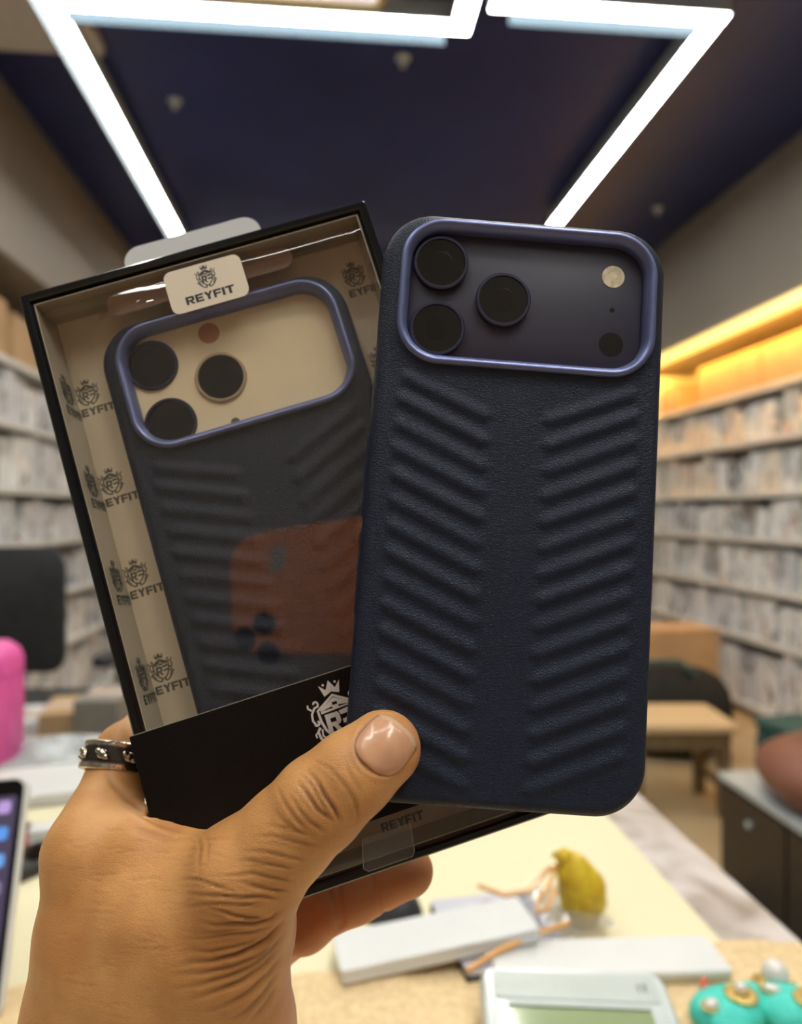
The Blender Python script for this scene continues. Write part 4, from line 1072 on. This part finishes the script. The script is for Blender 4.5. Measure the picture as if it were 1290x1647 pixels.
MB().lathe([(3.5 * mm, 0), (3.5 * mm, .1 * mm), (.2 * mm, .12 * mm)], 24, T(-5.2 * mm, 73.0 * mm, -3.3 * mm)).build('flash', mat('rose_print', (.55, .26, .15), .4, var=.12), t)
MB().lathe([(1.5 * mm, 0), (1.5 * mm, .08 * mm), (.1 * mm, .08 * mm)], 20, T(-5.0 * mm, 41.6 * mm, -3.3 * mm)).build('sensor', M_ink2, t)

# ------------------------------------------------------------------ the orange phone mirrored in the film (it stands beside the lens)
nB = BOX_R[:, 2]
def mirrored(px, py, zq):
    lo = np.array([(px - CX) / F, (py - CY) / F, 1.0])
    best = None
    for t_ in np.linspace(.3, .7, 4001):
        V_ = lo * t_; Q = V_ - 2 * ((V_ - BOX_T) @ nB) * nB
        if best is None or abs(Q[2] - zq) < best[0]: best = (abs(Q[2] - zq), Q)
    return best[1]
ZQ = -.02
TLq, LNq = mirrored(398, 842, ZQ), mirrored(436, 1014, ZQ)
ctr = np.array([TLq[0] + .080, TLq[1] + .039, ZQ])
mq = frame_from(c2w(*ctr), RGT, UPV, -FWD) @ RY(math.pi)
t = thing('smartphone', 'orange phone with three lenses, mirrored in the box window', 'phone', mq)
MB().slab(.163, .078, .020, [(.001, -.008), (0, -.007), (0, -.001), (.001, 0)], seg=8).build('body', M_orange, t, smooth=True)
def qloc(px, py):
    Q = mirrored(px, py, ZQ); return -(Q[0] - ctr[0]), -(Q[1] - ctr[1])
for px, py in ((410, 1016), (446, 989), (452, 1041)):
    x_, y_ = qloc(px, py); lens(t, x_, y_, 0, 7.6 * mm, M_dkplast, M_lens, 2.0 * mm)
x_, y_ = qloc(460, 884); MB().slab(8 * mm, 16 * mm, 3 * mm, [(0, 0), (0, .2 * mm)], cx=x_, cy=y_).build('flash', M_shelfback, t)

# ------------------------------------------------------------------ the hand: one continuous surface, from a field of tapered limbs
MMZ = 1000.0
def Q(px, py, d): return P(px, py, d) * MMZ
# (pixel x, pixel y, distance m, radius mm) chains
CH_ = []
def chain(pts, k): CH_.append(([ (Q(a_, b_, c_), r_) for a_, b_, c_, r_ in pts], k))
# forearm and wrist
chain([(165, 2050, .222, 24), (176, 1800, .220, 24), (188, 1650, .219, 24.0)], 10)
chain([(330, 2050, .222, 25), (322, 1800, .216, 25), (322, 1650, .212, 24)], 10)
# back of the hand toward the index knuckle
chain([(188, 1650, .219, 24.0), (170, 1500, .219, 19.5), (150, 1372, .221, 13.2)], 12)
# thumb: metacarpal, proximal, distal
chain([(322, 1650, .212, 24), (347, 1522, .205, 20.3), (398, 1408, .197, 15.0), (462, 1343, .1945, 12.4), (514, 1291, .1925, 12.0), (566, 1245, .1925, 10.9), (616, 1204, .1940, 9.9)], 9)
# muscle in the fork between thumb and index
chain([(250, 1540, .212, 22), (258, 1455, .211, 19), (240, 1385, .214, 13)], 12)
chain([(212, 1342, .2215, 8.0), (285, 1388, .2105, 8.5), (350, 1408, .201, 10)], 6)
# index finger: knuckle, ring joint, bend behind the box
chain([(150, 1372, .221, 13.2), (168, 1310, .2305, 11.0), (187, 1255, .2385, 9.5), (201, 1208, .2440, 9.0), (242, 1178, .2570, 9.2), (330, 1150, .2620, 8.8), (430, 1132, .2600, 8.0)], 6)
# middle, ring finger behind the box
chain([(230, 1480, .236, 13), (240, 1360, .252, 10.5), (330, 1260, .2625, 9.6), (470, 1225, .2610, 8.8), (590, 1205, .2580, 8.0)], 7)
chain([(300, 1560, .238, 13), (300, 1440, .254, 10.5), (400, 1345, .2600, 9.4), (540, 1310, .2580, 8.6), (640, 1290, .2540, 7.8)], 7)
# little finger under the lower edge
chain([(330, 1620, .246, 12), (400, 1560, .2620, 10.0), (458, 1496, .2600, 9.4), (490, 1484, .2530, 9.4), (540, 1454, .2500, 8.2), (572, 1440, .2495, 8.7), (606, 1424, .2490, 8.1), (656, 1401, .2480, 8.5)], 1.6)
# heel of the palm
chain([(360, 1800, .226, 21), (368, 1640, .230, 20), (375, 1560, .232, 15.5), (392, 1500, .231, 11)], 9)
chain([(340, 1560, .22, 18), (398, 1470, .213, 11.5)], 9)
H = 1.15
lo = np.array([-135.0, 48.0, 160.0]); hi = np.array([18.0, 232.0, 292.0])
nn = ((hi - lo) / H).astype(int) + 1
gx = (lo[0] + H * np.arange(nn[0])).astype(np.float32); gy = (lo[1] + H * np.arange(nn[1])).astype(np.float32); gz = (lo[2] + H * np.arange(nn[2])).astype(np.float32)
field = np.full(tuple(nn), 60.0, np.float32)
def smin(a_, b_, k):
    h_ = np.clip(.5 + .5 * (b_ - a_) / k, 0, 1)
    return b_ + (a_ - b_) * h_ - k * h_ * (1 - h_)
for pts, k in CH_:
    cf = None
    for (a_, ra), (b_, rb) in zip(pts[:-1], pts[1:]):
        pad = max(ra, rb) + 26
        i0 = np.maximum(((np.minimum(a_, b_) - pad - lo) / H).astype(int), 0); i1 = np.minimum(((np.maximum(a_, b_) + pad - lo) / H).astype(int) + 2, nn)
        if np.any(i1 <= i0): continue
        sx, sy, sz = (slice(int(i0[q_]), int(i1[q_])) for q_ in range(3))
        X = gx[sx][:, None, None] - a_[0]; Y = gy[sy][None, :, None] - a_[1]; Z = gz[sz][None, None, :] - a_[2]
        e = (b_ - a_).astype(np.float32); L2 = float(e @ e)
        tt = np.clip((X * e[0] + Y * e[1] + Z * e[2]) / L2, 0, 1)
        dd = np.sqrt((X - tt * e[0]) ** 2 + (Y - tt * e[1]) ** 2 + (Z - tt * e[2]) ** 2) - (ra + (rb - ra) * tt)
        if cf is None: cf = np.full(tuple(nn), 60.0, np.float32)
        cf[sx, sy, sz] = smin(cf[sx, sy, sz], dd, 2.5)
    if cf is not None: field = smin(field, cf, float(k))
# the flesh gives way to the box and to the case it presses on
GX, GY, GZ = gx[:, None, None], gy[None, :, None], gz[None, None, :]
def held_sdf(R, t_, w, h, d, pad):
    t2 = t_ * MMZ
    lx = (GX - t2[0]) * R[0, 0] + (GY - t2[1]) * R[1, 0] + (GZ - t2[2]) * R[2, 0]
    ly = (GX - t2[0]) * R[0, 1] + (GY - t2[1]) * R[1, 1] + (GZ - t2[2]) * R[2, 1]
    lz = (GX - t2[0]) * R[0, 2] + (GY - t2[1]) * R[1, 2] + (GZ - t2[2]) * R[2, 2] - d / 2
    qx, qy, qz = np.abs(lx) - w / 2, np.abs(ly) - h / 2, np.abs(lz) - d / 2
    return np.sqrt(np.maximum(qx, 0) ** 2 + np.maximum(qy, 0) ** 2 + np.maximum(qz, 0) ** 2) + np.minimum(np.maximum(np.maximum(qx, qy), qz), 0) - pad
field = -smin(-field, held_sdf(BOX_R.astype(np.float32), BOX_T, 115.6, 199.4, 24.0, 1.0), 1.2)
field = -smin(-field, held_sdf(CASE_R.astype(np.float32), CASE_T, 82.7, 165.6, 12.0, .7), 1.0)
def surface_nets(f_, lo_, h_):
    s = f_ < 0
    nx_, ny_, nz_ = f_.shape
    c = np.zeros((nx_ - 1, ny_ - 1, nz_ - 1), np.int8)
    for i in (0, 1):
        for j in (0, 1):
            for k in (0, 1): c += s[i:nx_ - 1 + i, j:ny_ - 1 + j, k:nz_ - 1 + k]
    act = (c > 0) & (c < 8)
    ids = -np.ones(act.shape, np.int64); cells = np.argwhere(act); ids[act] = np.arange(len(cells))
    acc = np.zeros((len(cells), 3)); cnt = np.zeros(len(cells))
    cor = [(i, j, k) for i in (0, 1) for j in (0, 1) for k in (0, 1)]
    val = {q_: f_[cells[:, 0] + q_[0], cells[:, 1] + q_[1], cells[:, 2] + q_[2]].astype(float) for q_ in cor}
    for a_ in cor:
        for ax in range(3):
            if a_[ax] == 0:
                b_ = list(a_); b_[ax] = 1; b_ = tuple(b_)
                va, vb = val[a_], val[b_]; m_ = (va < 0) != (vb < 0)
                tt = np.where(m_, va / np.where(m_, va - vb, 1), 0)
                p_ = np.array(a_, float)[None, :].repeat(len(cells), 0); p_[:, ax] = tt
                acc[m_] += p_[m_]; cnt[m_] += 1
    verts = lo_ + (cells + acc / cnt[:, None]) * h_
    quads = []
    for ax in range(3):
        o1, o2 = (ax + 1) % 3, (ax + 2) % 3
        sl0 = [slice(None)] * 3; sl1 = [slice(None)] * 3
        sl0[ax] = slice(0, -1); sl1[ax] = slice(1, None)
        s0, s1 = s[tuple(sl0)], s[tuple(sl1)]
        e = np.argwhere(s0 != s1)
        ok = (e[:, o1] > 0) & (e[:, o2] > 0) & (e[:, o1] < f_.shape[o1] - 1) & (e[:, o2] < f_.shape[o2] - 1)
        e = e[ok]
        def idat(d1, d2):
            q_ = e.copy(); q_[:, o1] += d1; q_[:, o2] += d2
            return ids[q_[:, 0], q_[:, 1], q_[:, 2]]
        qd = np.stack([idat(-1, -1), idat(0, -1), idat(0, 0), idat(-1, 0)], 1)
        flip = ~s[e[:, 0], e[:, 1], e[:, 2]]
        qd[flip] = qd[flip][:, ::-1]
        quads.append(qd)
    return verts, np.concatenate(quads)
# close the forearm end
field[:, -1, :] = 5.0
hv, hq = surface_nets(field, lo, H)
del field
def np_mesh(name, v_, q_):
    me = bpy.data.meshes.new(name)
    me.vertices.add(len(v_)); me.vertices.foreach_set('co', np.asarray(v_, np.float32).ravel())
    me.loops.add(q_.size); me.loops.foreach_set('vertex_index', q_.astype(np.int32).ravel())
    me.polygons.add(len(q_)); me.polygons.foreach_set('loop_start', np.arange(0, q_.size, 4, dtype=np.int32))
    me.update(calc_edges=True); me.validate()
    return me
me = np_mesh('hand_base', hv, hq)
tmp = bpy.data.objects.new('hand_tmp', me); COL.objects.link(tmp)
md = tmp.modifiers.new('smooth', 'SMOOTH'); md.factor = .5; md.iterations = 2
md = tmp.modifiers.new('sub', 'SUBSURF'); md.levels = 1; md.render_levels = 1
ev = tmp.evaluated_get(bpy.context.evaluated_depsgraph_get())
hm = bpy.data.meshes.new_from_object(ev)
bpy.data.objects.remove(tmp)
nv_ = len(hm.vertices); co = np.empty(nv_ * 3, np.float32); hm.vertices.foreach_get('co', co); co = co.reshape(-1, 3).astype(float)
no = np.empty(nv_ * 3, np.float32); hm.vertices.foreach_get('normal', no); no = no.reshape(-1, 3).astype(float)
pxy = np.stack([CX + F * co[:, 0] / co[:, 2], CY + F * co[:, 1] / co[:, 2]], 1)
front = no[:, 2] < .15
# is the vertex on the thumb side facing the viewer (dorsal skin)?
crease_disp = np.zeros(nv_); pig = np.zeros((nv_, 4), np.float32); pig[:, 3] = 1
def crease(pts, depth, width, pigment=.5, ridge=.35):
    best = np.full(nv_, 1e9); tpar = np.zeros(nv_)
    pts = np.array(pts, float)
    x0, y0 = pts.min(0) - 4 * width - 2; x1, y1 = pts.max(0) + 4 * width + 2
    sel = np.where(front & (pxy[:, 0] > x0) & (pxy[:, 0] < x1) & (pxy[:, 1] > y0) & (pxy[:, 1] < y1) & (co[:, 2] < 236))[0]
    if not len(sel): return
    pp = pxy[sel]; bd = np.full(len(sel), 1e9); tp_ = np.zeros(len(sel)); n = len(pts) - 1
    for i in range(n):
        a_, b_ = pts[i], pts[i + 1]; e = b_ - a_
        tt = np.clip(((pp - a_) @ e) / (e @ e), 0, 1)
        dd = np.hypot(*(pp - a_ - tt[:, None] * e).T)
        m_ = dd < bd; bd[m_] = dd[m_]; tp_[m_] = (i + tt[m_]) / n
    fade = np.clip(tp_ * 2.4 + .02, 0, 1) * np.clip((1 - tp_) * 5 + .15, 0, 1)
    g = np.exp(-(bd / width) ** 2) * fade; r_ = np.exp(-((bd - 2.2 * width) / (1.3 * width)) ** 2) * fade
    crease_disp[sel] += -depth * g + depth * ridge * r_
    pig[sel, 0] = np.maximum(pig[sel, 0], pigment * np.exp(-(bd / (1.1 * width)) ** 2) * fade)
z7 = lambda x_, y_: (470 + x_ / 4.844, 1080 + y_ / 4.844)
zt = lambda x_, y_: (280 + x_ / 4.4875, 1280 + y_ / 4.4875)
K = lambda f_, pts: [f_(*p_) for p_ in pts]
# thumb knuckle
crease(K(z7, [(110, 760), (200, 870), (260, 980), (330, 1080), (370, 1170)]), .55, 2.6, .75)
crease(K(z7, [(30, 850), (120, 960), (200, 1080), (320, 1165)]), .5, 2.6, .7)
crease(K(z7, [(150, 680), (300, 760), (420, 900), (490, 1010), (510, 1150)]), .25, 2.4, .4)
crease(K(z7, [(-20, 960), (60, 1090), (130, 1170), (260, 1255)]), .35, 2.6, .5)
crease(K(z7, [(390, 680), (450, 800), (540, 940)]), .16, 2.4, .25)
crease(K(z7, [(70, 790), (160, 900), (230, 1030), (290, 1110)]), .25, 2.0, .4)
crease(K(z7, [(-120, 900), (-70, 1010), (20, 1140), (120, 1250)]), .25, 2.8, .35)
crease(K(z7, [(-160, 1060), (-60, 1170), (60, 1260)]), .2, 2.8, .3)
# wrinkles running into the thumb's fold
for pts, dp, w_ in (
        ([(160, 900), (300, 935), (450, 920), (570, 928), (700, 895), (780, 830)], .55, 3.0),
        ([(0, 1215), (250, 1195), (440, 1150), (560, 1100), (680, 1030), (790, 900)], .8, 3.6),
        ([(200, 795), (330, 830), (450, 870), (560, 885), (660, 880)], .4, 2.6),
        ([(0, 790), (120, 795), (290, 780), (480, 785), (650, 800)], .3, 2.4),
        ([(60, 700), (130, 710), (300, 720), (480, 735), (640, 730), (760, 750)], .4, 2.6),
        ([(430, 600), (560, 650), (700, 680), (820, 690)], .35, 2.6),
        ([(20, 610), (100, 600), (180, 605), (270, 640), (450, 700)], .35, 2.4),
        ([(300, 575), (430, 575), (560, 560), (700, 590), (860, 620)], .32, 2.4),
        ([(420, 470), (560, 470), (700, 500), (860, 530)], .3, 2.4),
        ([(480, 400), (640, 400), (800, 440), (960, 470)], .28, 2.4),
        ([(560, 300), (700, 290), (860, 330), (1060, 375)], .28, 2.4),
        ([(640, 210), (820, 235), (980, 290)], .25, 2.4),
        ([(0, 1030), (200, 1030), (400, 1000), (560, 985), (700, 940)], .32, 2.6),
        ([(60, 1110), (250, 1130), (420, 1095), (600, 1040)], .32, 2.6),
        ([(0, 960), (150, 990), (300, 985), (500, 960)], .22, 2.2),
        ([(-60, 1300), (200, 1280), (420, 1230), (600, 1160), (740, 1050)], .35, 3.4),
        ([(0, 1400), (170, 1370), (400, 1300), (560, 1230), (700, 1120), (790, 990)], .4, 3.6),
        ([(60, 1500), (300, 1410), (480, 1340), (640, 1230), (770, 1090)], .5, 4.0),
        ([(200, 1590), (400, 1500), (540, 1420), (680, 1290), (780, 1150)], .5, 4.2),
        ([(380, 1640), (520, 1560), (640, 1440), (750, 1270)], .45, 4.2),
        ([(520, 1660), (640, 1530), (740, 1370)], .35, 4.0)):
    crease(K(zt, pts), dp, w_, .55 * min(1, dp / .4))
crease([(619 + .655 * 46 * math.cos(a_) + .756 * 47 * math.sin(a_), 1200 - .756 * 46 * math.cos(a_) + .655 * 47 * math.sin(a_)) for a_ in [math.radians(20 + 16 * k) for k in range(21)]], .45, 3.0, .45)
# folds in the fork of the hand and at the finger's root
crease([(168, 1238), (182, 1262), (205, 1285), (240, 1310)], .5, 5, .3)
crease([(190, 1290), (230, 1312), (270, 1330), (300, 1338)], .5, 5, .25)
crease([(205, 1330), (250, 1345), (300, 1352)], .4, 5, .2)
crease([(316, 1335), (322, 1365), (318, 1400)], .22, 3.0, .25)
crease([(326, 1332), (335, 1360), (332, 1385)], .15, 2.6, .2)
# little finger joints
for pts in ([(526, 1405), (534, 1440), (546, 1492)], [(538, 1400), (546, 1440), (552, 1486)], [(596, 1390), (604, 1430), (618, 1466)]):
    pts = np.array(pts, float); s_ = co[:, 2].copy(); co[:, 2] -= 60 * 0; 
    sel = np.where(front & (co[:, 2] > 236) & (pxy[:, 0] > 440))[0]
    bd = np.full(len(sel), 1e9)
    for i in range(2):
        a_, b_ = pts[i], pts[i + 1]; e = b_ - a_; tt = np.clip(((pxy[sel] - a_) @ e) / (e @ e), 0, 1)
        bd = np.minimum(bd, np.hypot(*(pxy[sel] - a_ - tt[:, None] * e).T))
    crease_disp[sel] -= .7 * np.exp(-(bd / 5) ** 2); pig[sel, 0] = np.maximum(pig[sel, 0], .45 * np.exp(-(bd / 5) ** 2))
# fine skin lines across the back of the hand
rs2 = random.Random(11)
for k in range(120):
    x_, y_ = rs2.uniform(70, 430), rs2.uniform(1330, 1640)
    ang_ = math.radians(rs2.gauss(4, 7) - (y_ - 1400) * .06 if x_ > 250 else rs2.gauss(6, 6))
    L_ = rs2.uniform(18, 55)
    crease([(x_ + L_ * u * math.cos(ang_), y_ + L_ * u * math.sin(ang_) + 1.5 * math.sin(u * 9 + k)) for u in (0, .33, .66, 1)], rs2.uniform(.05, .14), 1.9, rs2.uniform(.05, .16), .2)
# darker skin over the thumb joint and below the nail
for cx_, cy_, rx_, ry_, a_ in ((515, 1288, 42, 36, .22), (578, 1212, 24, 22, .35), (385, 1440, 60, 40, .10)):
    g = np.exp(-((pxy[:, 0] - cx_) / rx_) ** 2 - ((pxy[:, 1] - cy_) / ry_) ** 2) * front
    pig[:, 0] = np.clip(pig[:, 0] + a_ * g, 0, 1)
# palm-side skin: fingers behind and the strip along the heel
palm = np.clip((co[:, 2] - 226) / 8, 0, 1) * np.clip((pxy[:, 0] - 415) / 30, 0, 1)
palm2 = np.clip((pxy[:, 0] - (470 - (pxy[:, 1] - 1480) * .18)) / 14 , 0, 1) * (pxy[:, 1] > 1475)
palm2 = palm2 * np.clip((pxy[:, 1] - 1475) / 25, 0, 1)
pig[:, 1] = np.clip(np.maximum(palm * .8, palm2 * .75), 0, 1)
tipg = np.exp(-(((pxy[:, 0] - 668) / 26) ** 2 + ((pxy[:, 1] - 1190) / 45) ** 2)) * (co[:, 2] < 215)
pig[:, 1] = np.maximum(pig[:, 1], .6 * tipg)
co = co + no * crease_disp[:, None]
wco = np.array(CAM)[None] + (co[:, :1] * np.array(RGT)[None] - co[:, 1:2] * np.array(UPV)[None] + co[:, 2:] * np.array(FWD)[None]) / MMZ
hm.vertices.foreach_set('co', wco.astype(np.float32).ravel())
ca = hm.color_attributes.new('pigment', 'FLOAT_COLOR', 'POINT'); ca.data.foreach_set('color', pig.ravel())
bm = bmesh.new(); bm.from_mesh(hm); bmesh.ops.recalc_face_normals(bm, faces=bm.faces); bm.to_mesh(hm); bm.free()
hm.materials.clear(); hm.materials.append(SKIN); hm.name = 'hand'
hm.polygons.foreach_set('use_smooth', [True] * len(hm.polygons)); hm.update()
hand = link('hand', hm)
tag(hand, 'left hand gripping the box and the navy case, thumb in front', 'hand')

# thumbnail, laid on the skin
bvh = BVHTree.FromPolygons([tuple(v_) for v_ in wco.tolist()], [tuple(p_.vertices) for p_ in hm.polygons])
nc = np.array([619.0, 1200.0]); ax = np.array([.655, -.756]); bx = np.array([.756, .655])     # nail length and width in the photograph
NU, NV = 18, 18
top, hits = [], True
for j in range(NV + 1):
    for i in range(NU + 1):
        u, v_ = -1 + 2 * i / NU, -1 + 2 * j / NV
        # square to rounded oblong
        e = 3.2; rr_ = (abs(u) ** e + abs(v_) ** e) ** (1 / e); mxx = max(abs(u), abs(v_)); s = (mxx / rr_) if rr_ > 0 else 1
        uu, vv = u * s, v_ * s
        if uu < 0: uu *= (1 - .12 * vv * vv)
        q_ = nc + ax * uu * 44 + bx * vv * 45
        r_ = ray(*q_).normalized()
        loc, nrm, _, _ = bvh.ray_cast(CAM, r_)
        if loc is None or (loc - CAM).length > .26: loc = CAM + r_ * .19; nrm = -r_
        if nrm.dot(r_) > 0: nrm = -nrm
        edge = max(abs(u), abs(v_)); lift = .00055 * (1 - edge ** 6) + (.0003 if uu > .6 else 0)
        top.append(tuple(loc + nrm * (lift - .00012)))
fs = [(j * (NU + 1) + i, j * (NU + 1) + i + 1, (j + 1) * (NU + 1) + i + 1, (j + 1) * (NU + 1) + i) for j in range(NV) for i in range(NU)]
nb = MB().add(top, fs)
no_ = nb.build('thumbnail', M_nail, hand, smooth=True, angle=180)
no_.data.materials.append(mat('nail_free_edge', (.68, .42, .25), .35, var=.05))
for j in range(NV):
    for i in range(NU):
        if i >= NU - 2: no_.data.polygons[j * NU + i].material_index = 1
no_.modifiers.new('smooth', 'SMOOTH').iterations = 2
sd_ = no_.modifiers.new('thick', 'SOLIDIFY'); sd_.thickness = .0004; sd_.offset = 0

# ------------------------------------------------------------------ silver ring
ctr_ = Q(194, 1221, .2425) / MMZ
axv = np.array([.10, -.90, .42]); axv /= np.linalg.norm(axv)
def cdir(c_): return (RGT * c_[0] - UPV * c_[1] + FWD * c_[2]).normalized()
zv = cdir(axv); xv = cdir(np.array([1, .1, 0.])); yv = zv.cross(xv).normalized(); xv = yv.cross(zv)
t = thing('finger_ring', 'ornate worn silver ring on the index finger beside the box', 'ring', frame_from(c2w(*ctr_), xv, yv, zv))
r0 = 11.2
MB().loops([[((r_ * mm) * math.cos(2 * math.pi * k / 56), (r_ * mm) * math.sin(2 * math.pi * k / 56), z_ * mm) for k in range(56)] for r_, z_ in ((r0 - 1.0, -4.4), (r0 + .5, -4.4), (r0 + .9, -4.0), (r0 + .9, -2.6), (r0 + .3, -2.3), (r0 + .3, 2.5), (r0 + .8, 2.8), (r0 + .8, 3.9), (r0 + .4, 4.3), (r0 - 1.0, 4.3))], closed=True).build('band', M_silver, t, smooth=True, angle=35)
MB().loops([[((r_ * mm) * math.cos(2 * math.pi * k / 56), (r_ * mm) * math.sin(2 * math.pi * k / 56), z_ * mm) for k in range(56)] for r_, z_ in ((r0 + .2, -2.25), (r0 + .42, -2.2), (r0 + .42, 2.4), (r0 + .2, 2.45))], closed=True).build('inlay', M_darksilver, t, smooth=True, angle=35)
for k in range(9):
    a_ = 2 * math.pi * k / 9 + .35
    rb = MB()
    rb.sphere((0, 0, 0), (1.9 * mm, 1.0 * mm, 1.5 * mm), 14); rb.sphere((1.5 * mm, 0.2 * mm, .9 * mm), (1.1 * mm, .9 * mm, .9 * mm), 10); rb.sphere((-1.4 * mm, .2 * mm, -.8 * mm), (1.2 * mm, .8 * mm, .9 * mm), 10)
    rb.build('relief', M_silver, t, T((r0 + .9) * mm * math.cos(a_), (r0 + .9) * mm * math.sin(a_), 0) @ RZ(a_ - math.pi / 2), smooth=True)
